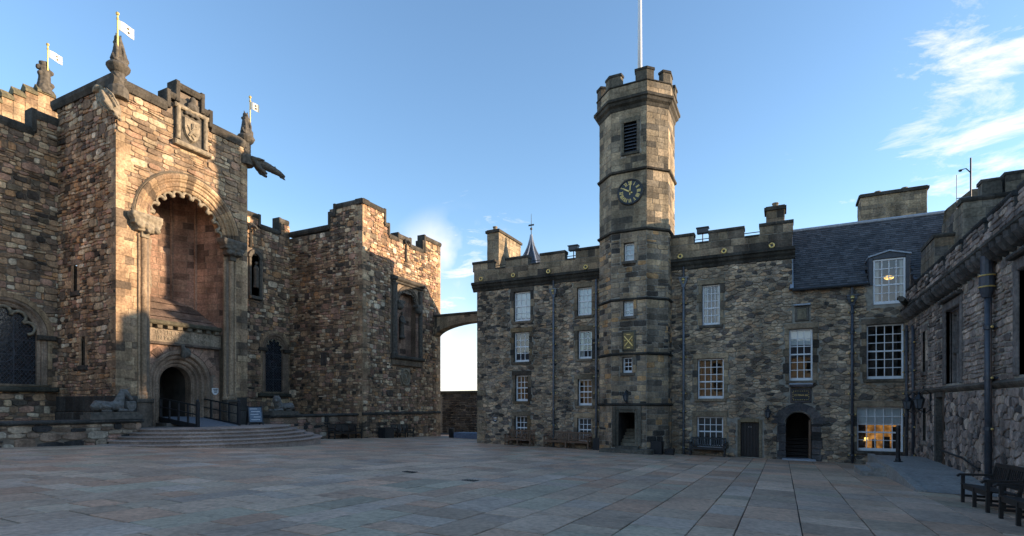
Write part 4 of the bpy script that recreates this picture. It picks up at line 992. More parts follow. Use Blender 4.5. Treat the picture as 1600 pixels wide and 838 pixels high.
for k in range(5):
    r = 5.25-.41*k; zt = ZTOP-.146*(4-k); zb = zt-.42
    nst = 9; a_lo, a_hi = -R(87), R(87)
    for j in range(nst):
        a0, a1 = a_lo+(a_hi-a_lo)*j/nst+.0015, a_lo+(a_hi-a_lo)*(j+1)/nst-.0015; mb = MB(); m = 5; jt = random.Random(k*20+j).uniform(.82, 1.15); c = tuple(q*jt for q in (.38, .29, .24))
        rin = r-.9 if k < 4 else 0.6
        prof_ = [(r-.07, zb), (r-.07, zt-.06), (r, zt-.05), (r, zt-.012), (r-.015, zt), (rin, zt)]
        rows = [[Vector((*steparc(q, a0+(a1-a0)*i/m), z)) for q, z in prof_] for i in range(m+1)]; n = len(prof_)
        mb.mesh_in([p for r_ in rows for p in r_], [(i*n+q, (i+1)*n+q, (i+1)*n+q+1, i*n+q+1) for i in range(m) for q in range(n-1)], c)
        mb.build('step_stone', PAVE, st)
mb = MB(); mb.box(-27.5, SCX+.7, 14.35, 21.0, -.3, ZTOP-.003, (.2, .165, .14)); mb.box(-28.4, -26.75, 16.2, 18.5, ZTOP-.2, ZTOP+.16, (.18, .15, .125)); mb.build('landing', STONE, st)
# wooden access ramp with rails
rp = thing('access_ramp', 'black timber wheelchair ramp with railings at the arched doorway', 'ramp', (-26, 17.5, ZTOP))
YN, YF, XE, XS = 16.5, 18.55, -24.7, -28.0
def rz(x_): return ZTOP+.03+(.42)*(XE-x_)/(XE-XS)
n = 16
for k in range(n):
    xa = XE+(XS-XE)*k/n; xb = XE+(XS-XE)*(k+1)/n; mb = MB()
    vs = [(xa, YN, rz(xa)), (xa, YF, rz(xa)), (xb+.012, YF, rz(xb+.012)), (xb+.012, YN, rz(xb+.012))]; vs2 = [(p[0], p[1], p[2]-.04) for p in vs]
    mb.mesh_in(vs+vs2, [(0,1,2,3),(7,6,5,4),(0,4,5,1),(1,5,6,2),(2,6,7,3),(3,7,4,0)]); mb.build('deck_board', DECK, rp)
for y_ in (YN-.06, YF+.06):
    mb = MB(); mb.bar((XE, y_, rz(XE)-.02), (XS, y_, rz(XS)-.06), .07, .22); mb.build('side_beam', RAMPW, rp)
    rl = MB()
    for h, w in ((.98, .07), (.55, .05)): rl.bar((XE-.05, y_, rz(XE)+h), (XS+.3, y_, rz(XS+.3)+h), .05, w)
    rl.build('handrail', RAMPW, rp)
    for k in range(5):
        x_ = XE-.06-(XE-XS-.4)*k/4; big = k == 0; mb = MB(); h = 1.12 if big else .96; w = .13 if big else .07
        mb.bar((x_, y_, rz(x_)-.1), (x_, y_, rz(x_)+h), w)
        if big: mb.ball((x_, y_, rz(x_)+h+.09), .075, 10, 7); mb.lathe((x_, y_, rz(x_)+h), [(.09, 0), (.09, .03), (.04, .04)], 10)
        mb.build('post', RAMPW, rp)
# A-board on the landing
ab = thing('sandwich_board', 'folding black A-board with pale chalk panel on the steps', 'sign', (-24.9, 19.65, ZTOP))
a_ = R(25)
def AB(u, w, z): d = Vector((math.cos(a_), -math.sin(a_), 0)); s = Vector((math.sin(a_), math.cos(a_), 0)); return Vector((-24.9, 19.65, ZTOP))+d*u+s*w+ZV*z
for sg, nm in ((1, 'front'), (-1, 'rear')):
    mb = MB()
    for w in (-.33, .33): mb.bar(AB(sg*.36, w, 0), AB(sg*.03, w, 1.0), .05, .04)
    for z_ in (.14, .95): mb.bar(AB(sg*(.36-.33*z_), -.33, z_), AB(sg*(.36-.33*z_), .33, z_), .05, .05)
    fr_ = mb.build('frame', RAMPW, ab); mb = MB()
    q = [AB(sg*(.36-.33*z_)+.004*sg, w, z_) for w, z_ in ((-.3, .16), (.3, .16), (.3, .93), (-.3, .93))]; mb.face(q); mb.face([p-Vector((.01*sg, 0, 0)) for p in q]); mb.build('chalk_panel', CHALK if sg > 0 else RAMPW, fr_)
    if sg > 0:
        mb = MB()
        for k, (w0, w1) in enumerate(((-.25, .1), (-.2, .22), (-.24, .15), (-.1, .24), (-.22, .2))):
            z_ = .84-.14*k; mb.bar(AB(.36-.33*z_+.012, w0, z_), AB(.36-.33*z_+.012, w1, z_), .006, .025)
        mb.build('chalk_mark', SIGNW, fr_)
# heraldic guardians
def guardian(kind, y0, dirn, label):
    t = thing('unicorn_statue' if kind == 'u' else 'lion_statue', label, 'statue', (XT-.2, y0, 1.05))
    x_ = XT-.2; zb = 1.33 if kind == 'u' else 1.28
    mb = MB(); mb.box(x_-.36, x_+.36, y0-1.02, y0+1.02, 1.02, zb-.12); mb.box(x_-.3, x_+.3, y0-.94, y0+.94, zb-.12, zb); mb.build('plinth', DARKST, t)
    b = MB(); Y = lambda v: y0+dirn*v
    b.tube([(x_, Y(-.78), zb+.16), (x_, Y(-.62), zb+.26), (x_, Y(-.35), zb+.25), (x_, Y(-.05), zb+.24), (x_, Y(.2), zb+.28), (x_, Y(.36), zb+.30)], [.12, .24, .22, .20, .25, .2], 14)
    for sg in (-1, 1):
        b.tube([(x_+sg*.18, Y(-.55), zb+.25), (x_+sg*.27, Y(-.2), zb+.16), (x_+sg*.25, Y(-.5), zb+.06), (x_+sg*.22, Y(-.15), zb+.05)], [.17, .12, .075, .055], 9)
        b.tube([(x_+sg*.17, Y(.26), zb+.22), (x_+sg*.2, Y(.14), zb+.07), (x_+sg*.2, Y(.5), zb+.06), (x_+sg*.2, Y(.7), zb+.05)], [.12, .09, .065, .07], 9)
    if kind == 'u':
        b.tube([(x_, Y(.22), zb+.32), (x_, Y(.30), zb+.56), (x_, Y(.36), zb+.74), (x_, Y(.43), zb+.86)], [.22, .17, .13, .12], 12)
        b.tube([(x_, Y(.38), zb+.88), (x_, Y(.52), zb+.82), (x_, Y(.68), zb+.62), (x_, Y(.76), zb+.53)], [.13, .135, .095, .075], 10)
        b.tube([(x_, Y(.46), zb+.92), (x_, Y(.70), zb+1.06)], [.04, .014], 6)
        for k in range(6): b.ball((x_, Y(.14+.045*k), zb+.5+.085*k), (.06, .09, .07), 8, 6)
        for sg in (-1, 1): b.tube([(x_+sg*.07, Y(.38), zb+.93), (x_+sg*.08, Y(.36), zb+1.03)], [.035, .01], 6)
    else:
        b.ball((x_, Y(.36), zb+.62), (.25, .22, .27), 14, 10); b.ball((x_+.12, Y(.50), zb+.66), (.15, .15, .17), 12, 8); b.ball((x_+.2, Y(.58), zb+.58), (.1, .1, .09), 10, 7)
        b.tube([(x_, Y(.25), zb+.35), (x_, Y(.33), zb+.55)], [.24, .22], 12)
        for sg in (-1, 1): b.ball((x_+sg*.14, Y(.36), zb+.84), .06, 8, 6)
    remesh(b.build('body', STATUE, t), .022, .008, .1)
    s = MB(); pts = [(-.2, .34), (.2, .34), (.2, .1), (.12, -.04), (0, -.1), (-.12, -.04), (-.2, .1)]
    if kind == 'u':
        fs_ = fXp(x_+.18); c_ = y0+dirn*.62; vs = [fs_(c_+p, zb+.12+q, 0) for p, q in pts]+[fs_(c_+p*.9, zb+.12+q*.92, .1) for p, q in pts]; n_ = len(pts)
        s.mesh_in(vs, [(k, (k+1) % n_, n_+(k+1) % n_, n_+k) for k in range(n_)]+[tuple(range(n_, 2*n_)), tuple(reversed(range(n_)))]); s.build('shield', STATUE, t)
guardian('u', 13.22, 1, 'dark stone unicorn couchant with shield left of the steps'); guardian('l', 22.0, -1, 'dark stone lion couchant right of the steps')
# visitor signs beside the doorway
def plaque(fr, s_, t_, w, h, label, mat, mk=SIGNW, shield=False):
    o = thing('wall_sign', label, 'sign', fr(s_, t_, 0)); mb = MB()
    if shield:
        pts = [(-.5, .5), (.5, .5), (.5, -.1), (.3, -.38), (0, -.5), (-.3, -.38), (-.5, -.1)]; vs = [fr(s_+p*w, t_+q*h, .01) for p, q in pts]+[fr(s_+p*w, t_+q*h, .05) for p, q in pts]; n_ = len(pts)
        mb.mesh_in(vs, [(k, (k+1) % n_, n_+(k+1) % n_, n_+k) for k in range(n_)]+[tuple(range(n_, 2*n_))])
    else: blk(mb, fr, s_-w/2, s_+w/2, t_-h/2, t_+h/2, 0, .05, .008)
    b = mb.build('board', mat, o); mb = MB()
    for k in range(3): blk(mb, fr, s_-w*(.36-.07*k), s_+w*(.34-.06*k), t_+h*(.26-.2*k), t_+h*(.36-.2*k), .051, .056, .001)
    mb.build('lettering', mk, b); return o
plaque(fd, 15.62, 2.42, .22, .36, 'small white notice on the left of the memorial doorway', SIGNW, SIGNM)
plaque(fd, 19.15, 2.35, .36, .38, 'white shield sign on the right of the memorial doorway', SIGNW, SIGNM, True)

# ------------------------------------------------------------------ benches and bins
def bench(L, mat, centre=True, slats=True, arms=True, style=0):
    r = bpy.data.objects.new('bench', None); COL.objects.link(r)
    def part(nm, fn): mb = MB(); fn(mb); return mb.build(nm, mat, r)
    hl = L/2
    xs = [-hl+.05, hl-.05] + ([0] if centre else [])
    for x_ in xs:
        part('leg', lambda mb: mb.bar((x_, -.27, 0), (x_, -.27, .62 if x_ else .42), .07, .06))
        part('leg', lambda mb: (mb.bar((x_, .22, 0), (x_, .22, .44), .07, .06), mb.bar((x_, .22, .42), (x_, .34, .92), .07, .05)))
        part('stretcher', lambda mb: mb.bar((x_, -.25, .16), (x_, .22, .16), .05, .05))
    for x_ in xs[:2]: part('armrest', lambda mb: (mb.bar((x_, -.34, .64), (x_, .27, .66), .08, .05), mb.bar((x_, -.38, .60), (x_, -.32, .645), .08, .04)))
    def seat(mb):
        for k in range(5): mb.bar((-hl+.02, -.26+.115*k, .43-.012*k), (hl-.02, -.26+.115*k, .43-.012*k), .095, .03)
        mb.bar((-hl+.05, -.27, .37), (hl-.05, -.27, .37), .03, .09)
    part('seat', seat)
    def back(mb):
        mb.bar((-hl+.03, .335, .90), (hl-.03, .335, .90), .05, .09); mb.bar((-hl+.03, .255, .50), (hl-.03, .255, .50), .04, .06)
        if slats:
            n = int((L-.2)/.105)
            for k in range(n): x_ = -hl+.1+(L-.2)*(k+.5)/n; mb.bar((x_, .262, .5), (x_, .328, .88), .055, .02)
        else:
            n = max(3, round(L/.62))
            for k in range(n):
                a, b = -hl+.08+(L-.16)*k/n, -hl+.08+(L-.16)*(k+1)/n
                for j in range(5): x_ = a+.05+(b-a-.1)*(j+.5)/5; mb.bar((x_, .262, .5), (x_, .328, .88), .085, .02)
    part('backrest', back)
    return r
def put(o, x_, y_, rz_, label, tilt=True):
    o.location = (x_, y_, ground(x_, y_)+.002); n = Vector((.01625, .035, 1)).normalized()
    o.rotation_euler = (n.to_track_quat('Z', 'Y').to_matrix() if False else Matrix.Rotation(rz_, 3, 'Z')).to_euler()
    q = Vector((0, 0, 1)).rotation_difference(n).to_matrix() @ Matrix.Rotation(rz_, 3, 'Z'); o.rotation_euler = q.to_euler()
    tag(o, label, 'bench', 'benches round the courtyard')
put(bench(2.5, WOODD, slats=False), -24.95, 26.35, R(90), 'long dark wooden bench below the terrace wall, beside the lowest curved step')
put(bench(1.9, WOODD, slats=False), -24.5, 31.6, R(90), 'dark wooden bench at the foot of the battlemented wing')
put(bench(1.75, WOODB), -14.1, 29.38, 0, 'short brown wooden bench under the leftmost ground floor palace window')
put(bench(2.75, WOODB), -11.05, 29.38, 0, 'long brown wooden bench between two palace drainpipes')
put(bench(1.75, BLACK, centre=False), -3.42, 29.38, 0, 'black slatted bench beside the plank door, under a white window')
put(bench(1.8, WOODD), 4.0, 15.0, R(-90), 'near dark wooden bench against the right hand wall, seen whole')
put(bench(1.8, WOODD), 4.0, 12.55, R(-90), 'bench cut off by the right edge of the picture')
def bin_(x_, y_, w, h, label, d=None):
    z = ground(x_, y_); d = d or w; o = thing('litter_bin', label, 'bin', (x_, y_, z)); mb = MB()
    mb.box(x_-w/2, x_+w/2, y_-d/2, y_+d/2, z+.03, z+h-.06); mb.build('body', BINM, o)
    mb = MB(); mb.box(x_-w/2-.015, x_+w/2+.015, y_-d/2-.015, y_+d/2+.015, z+h-.055, z+h); mb.box(x_-w/2+.05, x_+w/2-.05, y_-d/2+.05, y_+d/2-.05, z+h, z+h+.02); mb.build('lid', BLACK, o)
    mb = MB(); mb.box(x_-w/2+.02, x_+w/2-.02, y_-d/2+.02, y_+d/2-.02, z-.02, z+.03)
    for k in range(5): mb.box(x_-w/2+.04+k*(w-.08)/4-.008, x_-w/2+.04+k*(w-.08)/4+.008, y_-d/2-.012, y_-d/2, z+.08, z+h-.1)
    mb.build('base', BLACK, o)
bin_(-24.45, 29.75, .6, .72, 'black square bin beside the bench on the battlemented wing', .95)
bin_(-9.15, 29.2, .48, .66, 'black square bin left of the clock tower doorway')
bin_(-5.75, 28.35, .55, .66, 'black square bin right of the clock tower doorway')
bin_(-5.15, 28.55, .42, .3, 'low black box beside the bin right of the clock tower')
# iron drain covers let into the paving
def drain(x_, y_, label):
    o = thing('drain_cover', label, 'drain cover', (x_, y_, ground(x_, y_))); z = ground(x_, y_)
    mb = MB(); mb.mesh_in([(x_+a*.2, y_+b*.16, ground(x_+a*.2, y_+b*.16)+.006) for a, b in ((-1,-1),(1,-1),(1,1),(-1,1))], [(0,1,2,3)]); f_ = mb.build('cover_frame', BLACK, o); mb = MB()
    for k in range(5): mb.bar((x_-.16+.08*k, y_-.13, ground(x_-.16+.08*k, y_-.13)+.012), (x_-.16+.08*k, y_+.13, ground(x_-.16+.08*k, y_+.13)+.012), .035, .012)
    mb.build('grating', BLACK, f_)
drain(-7.15, 12.0, 'right hand one of two iron drain covers in the paving'); drain(-9.51, 12.6, 'left hand one of two iron drain covers in the paving')

# ------------------------------------------------------------------ passage: bridge arch, end wall, lamp
br = thing('bridge_arch', 'thin stone flying arch joining the wing to the palace', 'arch', (-21, 35.5, 7))
fb = fY(36.2); BC, BT, BRr = -21.0, 4.1, 4.02
pts_o = []
nb = 22; mb0 = []
for k in range(nb):
    q0, q1 = k/nb, (k+1)/nb; a0, a1 = math.pi*(1-q0), math.pi*(1-q1); mb = MB(); c = PASH(random.Random(k+5), Vector((k, 0, 0)), .3, .3)
    e0 = (BC+BRr*math.cos(a0)*1.0, 6.95+1.12*math.sin(a0)); e1 = (BC+BRr*math.cos(a1), 6.95+1.12*math.sin(a1)); zt = 8.66
    o0 = (e0[0]+.0, min(zt, e0[1]+.42)); o1 = (e1[0], min(zt, e1[1]+.42))
    V = [(e0, o0), (e1, o1)]
    vs = [fb(*e0, 0), fb(*e1, 0), fb(*o1, 0), fb(*o0, 0), fb(*e0, -.9), fb(*e1, -.9), fb(*o1, -.9), fb(*o0, -.9)]
    mb.mesh_in(vs, [(0,1,2,3),(7,6,5,4),(0,4,5,1),(2,6,7,3)], c); mb.build('voussoir', STONE, br)
    if zt-max(o0[1], o1[1]) > .01 or True:
        mb = MB(); vs = [fb(*o0, -.02), fb(*o1, -.02), fb(o1[0], zt, -.02), fb(o0[0], zt, -.02), fb(*o0, -.88), fb(*o1, -.88), fb(o1[0], zt, -.88), fb(o0[0], zt, -.88)]
        mb.mesh_in(vs, [(0,1,2,3),(7,6,5,4)], PASH(random.Random(k+90), Vector((k, 0, 0)), .3, .3)); mb.build('spandrel_block', STONE, br)
coping(br, fb, BC-4.0, BC+3.85, 8.84, th=.18, over=.08, deep=.98, seed=33)
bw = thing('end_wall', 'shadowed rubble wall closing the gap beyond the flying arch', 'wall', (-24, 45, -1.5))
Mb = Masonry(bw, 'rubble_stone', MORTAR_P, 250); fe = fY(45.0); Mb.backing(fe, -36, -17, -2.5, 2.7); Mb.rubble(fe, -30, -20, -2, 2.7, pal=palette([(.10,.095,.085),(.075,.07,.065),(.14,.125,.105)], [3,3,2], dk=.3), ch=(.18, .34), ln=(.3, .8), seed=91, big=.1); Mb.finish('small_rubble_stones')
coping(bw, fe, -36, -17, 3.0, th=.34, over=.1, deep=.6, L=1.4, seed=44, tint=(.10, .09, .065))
sb = thing('stone_trough', 'low blue-grey slab block at the foot of the gap wall', 'block', (-20, 35.4, ground(-20, 35.4)))
mb = MB(); mb.box(-22.3, -17.25, 35.0, 36.0, -1.6, -.46); mb.build('slab', BLUEST, sb); mb = MB(); mb.box(-22.75, -22.4, 35.0, 35.35, -1.6, -.15); mb.build('dark_post', BLACK, sb)
lt = thing('gap_lantern', 'small white-faced lantern on the palace corner inside the gap', 'lantern', (-17.4, 31.5, 2.2))
mb = MB(); mb.bar((-17.2, 31.0, 2.35), (-17.55, 31.0, 2.35), .04); mb.build('bracket', BLACK, lt)
mb = MB(); mb.lathe((-17.55, 31.0, 1.9), [(.08, 0), (.17, .3), (.17, .32), (.03, .46)], 6); mb.build('lamp_glass', SIGNW, lt)
# ------------------------------------------------------------------ the palace
pal_ = thing('palace_building', 'grey-brown rubble palace with white sash windows, battlements and slate roof', 'building', (-6, 30, -1))
YP = 29.8; fpa = fY(YP); PX0, PX1, PXE = -17.18, .45, 5.1
MPa = Masonry(pal_, 'rubble_stone', MORTAR_P); MPb = Masonry(pal_, 'ashlar_block', MORTAR_P)
WN = [  # s0, s1, t0, t1, cols, rows, options
 (-14.66, -13.55, 6.71, 8.51, 3, 4, dict(blind=.95)), (-14.66, -13.63, 4.24, 6.05, 3, 4, dict(curtain=False)), (-14.57, -13.72, 1.86, 3.43, 3, 4, dict()), (-14.6, -13.76, -.54, .97, 3, 4, dict()),
 (-10.59, -9.72, 6.77, 8.39, 3, 4, dict(blind=1.0)), (-10.55, -9.7, 4.28, 5.9, 3, 4, dict(curtain=True)), (-10.55, -9.7, 1.6, 3.11, 3, 4, dict()), (-10.57, -9.74, -.54, .89, 3, 4, dict()),
 (-3.73, -2.86, 5.77, 7.87, 4, 5, dict(curtain=True)), (-3.96, -2.67, 1.96, 4.04, 4, 5, dict()), (-3.99, -2.7, -.59, 1.03, 4, 4, dict()),
 (.31, 1.32, 2.81, 5.32, 3, 6, dict(blind=.3)), (3.5, 4.93, 2.82, 5.33, 4, 6, dict()), (3.12, 4.91, -.5, 1.54, 5, 5, dict(blind=.42, lit=.8))]
holes = [(a, b, c, d) for a, b, c, d, *_ in WN]; mg = [(a-.24, b+.24, c-.15, d+.27) for a, b, c, d, *_ in WN]
DOOR = (-1.88, -1.03, -.98, .76); ADC, ADS, ADR = .72, .72, .55; ad_h = discrects(ADC, ADS, ADR, -1.2, 6)
oth = [(-2.1, -.81, -1.2, .98)] + discrects(ADC, ADS, .95, -1.2, 6) + [(.3, 1.32, 1.68, 2.62), (.5, 1.22, 5.62, 6.5), (PX1+3.3-.25, 5.0, 6.1, 8.6)]
TX0, TX1 = -8.98, -5.3
DORM = (3.75, 4.98, 6.23, 8.3)
MPa.backing(fpa, PX0, PXE, -1.6, 7.3, holes+[DOOR]+ad_h+[(TX0+.1, TX1-.1, -2, 8), DORM]); MPa.backing(fpa, PX0, PX1, 7.3, 10.1, holes+[(TX0+.1, TX1-.1, -2, 12)])
pr = dict(pal=PP, ch=(.10, .28), ln=(.14, .48), big=.8, split=.34, wave=1.3, gap=.016, depth=(.015, .07), cut=(.12, .38))
hs = mg+oth
MPa.random_rubble(fpa, PX0, TX0, -1.2, 8.8, hs, pal=PP, seed=101); MPa.random_rubble(fpa, TX1, PX1, -1.4, 8.8, hs, pal=PP, seed=102); MPa.random_rubble(fpa, PX1, PXE, -1.4, 7.2, hs, pal=PP, seed=103)
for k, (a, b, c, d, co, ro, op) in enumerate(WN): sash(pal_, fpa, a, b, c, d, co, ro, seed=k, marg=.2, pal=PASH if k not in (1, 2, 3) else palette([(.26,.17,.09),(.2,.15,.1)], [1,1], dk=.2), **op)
corner_quoins(pal_, PX0, YP, 1, 1, -1.0, 8.8, 104, PASH, hmin=.28)
# cornice, parapet, merlons
for a, b in ((PX0-.33, TX0), (TX1, PX1+.12)):
    n = round((b-a)/1.1); w = (b-a)/n
    for k in range(n):
        course(pal_, fpa, a+k*w+.003, a+(k+1)*w-.003, [(0, 8.74), (.08, 8.78), (.12, 8.9), (.22, 9.0), (.26, 9.12), (.34, 9.16), (.34, 9.3), (.16, 9.33), (0, 9.33)], 'cornice_stone', tuple(q*random.Random(k).uniform(.7, 1.2) for q in (.062, .056, .046)))
fpp = fY(YP-.17)
for a, b, sd in ((PX0-.2, TX0, 105), (TX1, PX1, 106)):
    MPb.backing(fpp, a, b, 9.3, 10.1); MPb.rubble(fpp, a, b, 9.33, 10.03, pal=PASH, ch=(.3, .38), ln=(.5, 1.1), big=0, gap=.005, depth=(.012, .022), wave=0, seed=sd, split=0, inset=.008, tilt=.012)
MER = [(-17.46, -15.9), (-15.14, -13.63), (-12.84, -11.29), (-10.63, TX0), (TX1, -4.12), (-3.39, -1.71), (-1.0, .48)]
for k, (a, b) in enumerate(MER):
    MPb.backing(fpp, a, b, 10.05, 10.5); MPb.rubble(fpp, a, b, 10.05, 10.46, pal=PASH, ch=(.36, .42), ln=(.4, .8), big=0, gap=.005, depth=(.012, .022), wave=0, seed=110+k, split=0, inset=.008, tilt=.012)
    coping(pal_, fpp, a-.03, b+.03, 10.62, th=.17, over=.07, deep=.5, L=.8, seed=120+k)
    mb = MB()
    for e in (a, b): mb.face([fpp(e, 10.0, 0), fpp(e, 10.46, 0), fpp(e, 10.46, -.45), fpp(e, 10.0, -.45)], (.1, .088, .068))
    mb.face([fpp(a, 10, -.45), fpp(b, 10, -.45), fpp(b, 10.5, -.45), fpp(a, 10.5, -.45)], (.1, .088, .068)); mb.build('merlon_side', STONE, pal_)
for k, (a, b) in enumerate(((-15.9, -15.14), (-13.63, -12.84), (-11.29, -10.63), (-4.12, -3.39), (-1.71, -1.0))): coping(pal_, fpp, a+.03, b-.03, 10.1, th=.1, over=.05, deep=.5, L=1, seed=130+k)
mb = MB()
for a, b in ((PX0, TX0), (TX1, PX1)): mb.bar(fpp(a, 10.4, -.62), fpp(b, 10.4, -.62), .035)
mb.build('roof_rail', BLACK, pal_)
for k, (u_, t_) in enumerate(((-16.85, 9.5), (-14.6, 9.5), (-12.3, 9.48), (-10.0, 9.48), (-4.8, 9.45), (-2.65, 9.46), (-.45, 9.46))):
    mb = MB(); mb.tube([fpp(u_+.10*math.cos(2*math.pi*j/16), t_+.10*math.sin(2*math.pi*j/16), .06) for j in range(17)], .042, 8, cap=False); go = mb.build('gilded_spout_ring', GOLD, pal_); mb = MB(); mb.tube([fpp(u_, t_, 0), fpp(u_, t_, .07)], .06, 8); mb.build('spout_mouth', BLACK, go)
mb = MB()  # hidden side, back and flat roof
mb.face([(PX0, YP, -1.6), (PX0, 42, -1.6), (PX0, 42, 10.0), (PX0, YP, 10.0)]); mb.face([(PX0, YP, 9.4), (PX1, YP, 9.4), (PX1, 42, 9.4), (PX0, 42, 9.4)]); mb.face([(PX0, 42, -1.6), (14, 42, -1.6), (14, 42, 9.4), (PX0, 42, 9.4)])
mb.face([(PX1, YP, 7), (PX1, 34, 7), (PX1, 34, 10.1), (PX1, YP, 10.1)]); mb.build('rear_walls_and_roof', MORTAR_P, pal_)
# plank door
fr_d = MB(); blk(fr_d, fpa, DOOR[0]-.14, DOOR[0], DOOR[2], DOOR[3]+.14, -.02, .05, .015, (.22, .17, .11)); blk(fr_d, fpa, DOOR[1], DOOR[1]+.14, DOOR[2], DOOR[3]+.14, -.02, .05, .015, (.21, .165, .11)); blk(fr_d, fpa, DOOR[0]+.0, DOOR[1], DOOR[3], DOOR[3]+.2, -.02, .052, .015, (.26, .19, .11))
mb = MB(); blk(mb, fpa, DOOR[0], DOOR[1], DOOR[2], DOOR[3], -.2, -.14, .01); pd = mb.build('plank_door', DOORW, pal_); fr_d.build('door_surround', STONE, pd)
for k in range(6):
    mb = MB(); w = (DOOR[1]-DOOR[0])/6; blk(mb, fpa, DOOR[0]+k*w+.004, DOOR[0]+(k+1)*w-.004, DOOR[2]+.02, DOOR[3]-.01, -.14, -.115, .008); mb.build('plank', DOORW, pd)
mb = MB(); [mb.ball(fpa(s_, .52, -.11), .02, 6, 5) for s_ in (-1.5, -1.4)]; mb.build('stud', SIGNW, pd)
# arched doorway with date panel over it
sw = MB(); sweep(sw, fpa, ADC, ADS, [(ADR, -1.3), (ADR, -.02), (ADR+.05, .05), (ADR+.09, .05)], 0, math.pi, 16, (.16, .14, .12))
for sg in (-1, 1): sw.mesh_in([fpa(ADC+sg*ADR, z_, n_) for z_ in (-1.2, ADS) for n_ in (-1.3, .05)], [(0, 1, 3, 2)], (.17, .14, .11))
aw = sw.build('arched_doorway', STONE, pal_)
PD = palette([(.11,.1,.095),(.14,.12,.11),(.085,.08,.08)], [3,2,2], dk=.2); rgd = random.Random(77)
for k in range(9):
    a0, a1 = math.pi*k/9+.006, math.pi*(k+1)/9-.006; mb = MB(); ro_ = rgd.uniform(.98, 1.2); sweep(mb, fpa, ADC, ADS, [(ADR+.09, 0), (ADR+.09, .055), (ro_, .05), (ro_, 0)], a0, a1, 3, PD(rgd, fpa(ADC, k), .3, .3)); mb.build('voussoir', STONE, aw)
for sg in (-1, 1):
    z_ = -1.15; k = 0
    while z_ < ADS-.05:
        h = min(rgd.uniform(.26, .42), ADS-z_); w = rgd.uniform(.3, .5); a, b = sorted((ADC+sg*(ADR+.0), ADC+sg*(ADR+w))); mb = MB(); blk(mb, fpa, a, b, z_+.005, z_+h-.005, -.02, .052, .015, PD(rgd, fpa(a, z_), .3, .3)); mb.build('jamb_stone', STONE, aw); z_ += h
V = [fpa(a, t, n) for n in (-1.29, -3) for a, t in ((ADC-.7, -1.1), (ADC+.7, -1.1), (ADC+.7, 1.5), (ADC-.7, 1.5))]
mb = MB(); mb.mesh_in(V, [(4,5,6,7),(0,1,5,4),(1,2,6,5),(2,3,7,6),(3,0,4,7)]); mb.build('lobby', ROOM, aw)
for k in range(6): mb = MB(); mb.box(ADC-.68, ADC+.68, YP+1.35+k*.28, YP+1.62+k*.28, -1.1, -.95+k*.17+.0); mb.build('inner_step', DOORW, aw)
mb = MB(); blk(mb, fpa, ADC+.44, ADC+.53, -.98, .9, -.9, -.1, .01, None, True); mb.build('open_door', WOODB, aw)
mb = MB(); mb.box(ADC-.72, ADC+.72, YP-.28, YP+.3, ground(ADC, YP)-.02, ground(ADC, YP)+.09); mb.build('white_doorstep', LEAD, aw)
dpn = MB(); blk(dpn, fpa, .36, 1.26, 1.74, 2.44, -.03, .07, .03, (.12, .10, .095)); blk(dpn, fpa, .31, 1.32, 2.50, 2.6, -.03, .22, .02, (.12, .1, .1)); dpo = dpn.build('date_panel', STONE, pal_)
mb = MB(); blk(mb, fpa, .44, 1.18, 1.82, 2.36, .07, .078, .004); mb.build('panel_field', BLACK, dpo)
mb = MB(); blk(mb, fpa, .31, 1.32, 2.602, 2.68, -.03, .24, .02); mb.build('lead_drip', LEAD, dpo)
text('gilt_lettering', '15 MAH 66', .125, fpa, .81, 2.1, .08, GOLD, dpo, .012)
mb = MB()
for k in range(9): mb.ball(fpa(.5+.077*k, 2.3, .08), .022, 6, 4); mb.ball(fpa(.5+.077*k, 1.88, .08), .022, 6, 4)
for k in range(4): mb.ball(fpa(.475, 1.95+.09*k, .08), .02, 6, 4); mb.ball(fpa(1.15, 1.95+.09*k, .08), .02, 6, 4)
mb.build('gilt_border', GOLD, dpo)
mb = MB(); blk(mb, fpa, .56, 1.16, 5.68, 6.4, -.02, .08, .03, (.12, .105, .085)); blk(mb, fpa, .66, 1.06, 5.76, 6.3, .07, .10, .03, (.2, .165, .11)); ap = mb.build('armorial_tablet', STONE, pal_); mb = MB(); blk(mb, fpa, .5, 1.22, 6.42, 6.5, -.02, .2, .02); mb.build('lead_drip', LEAD, ap)
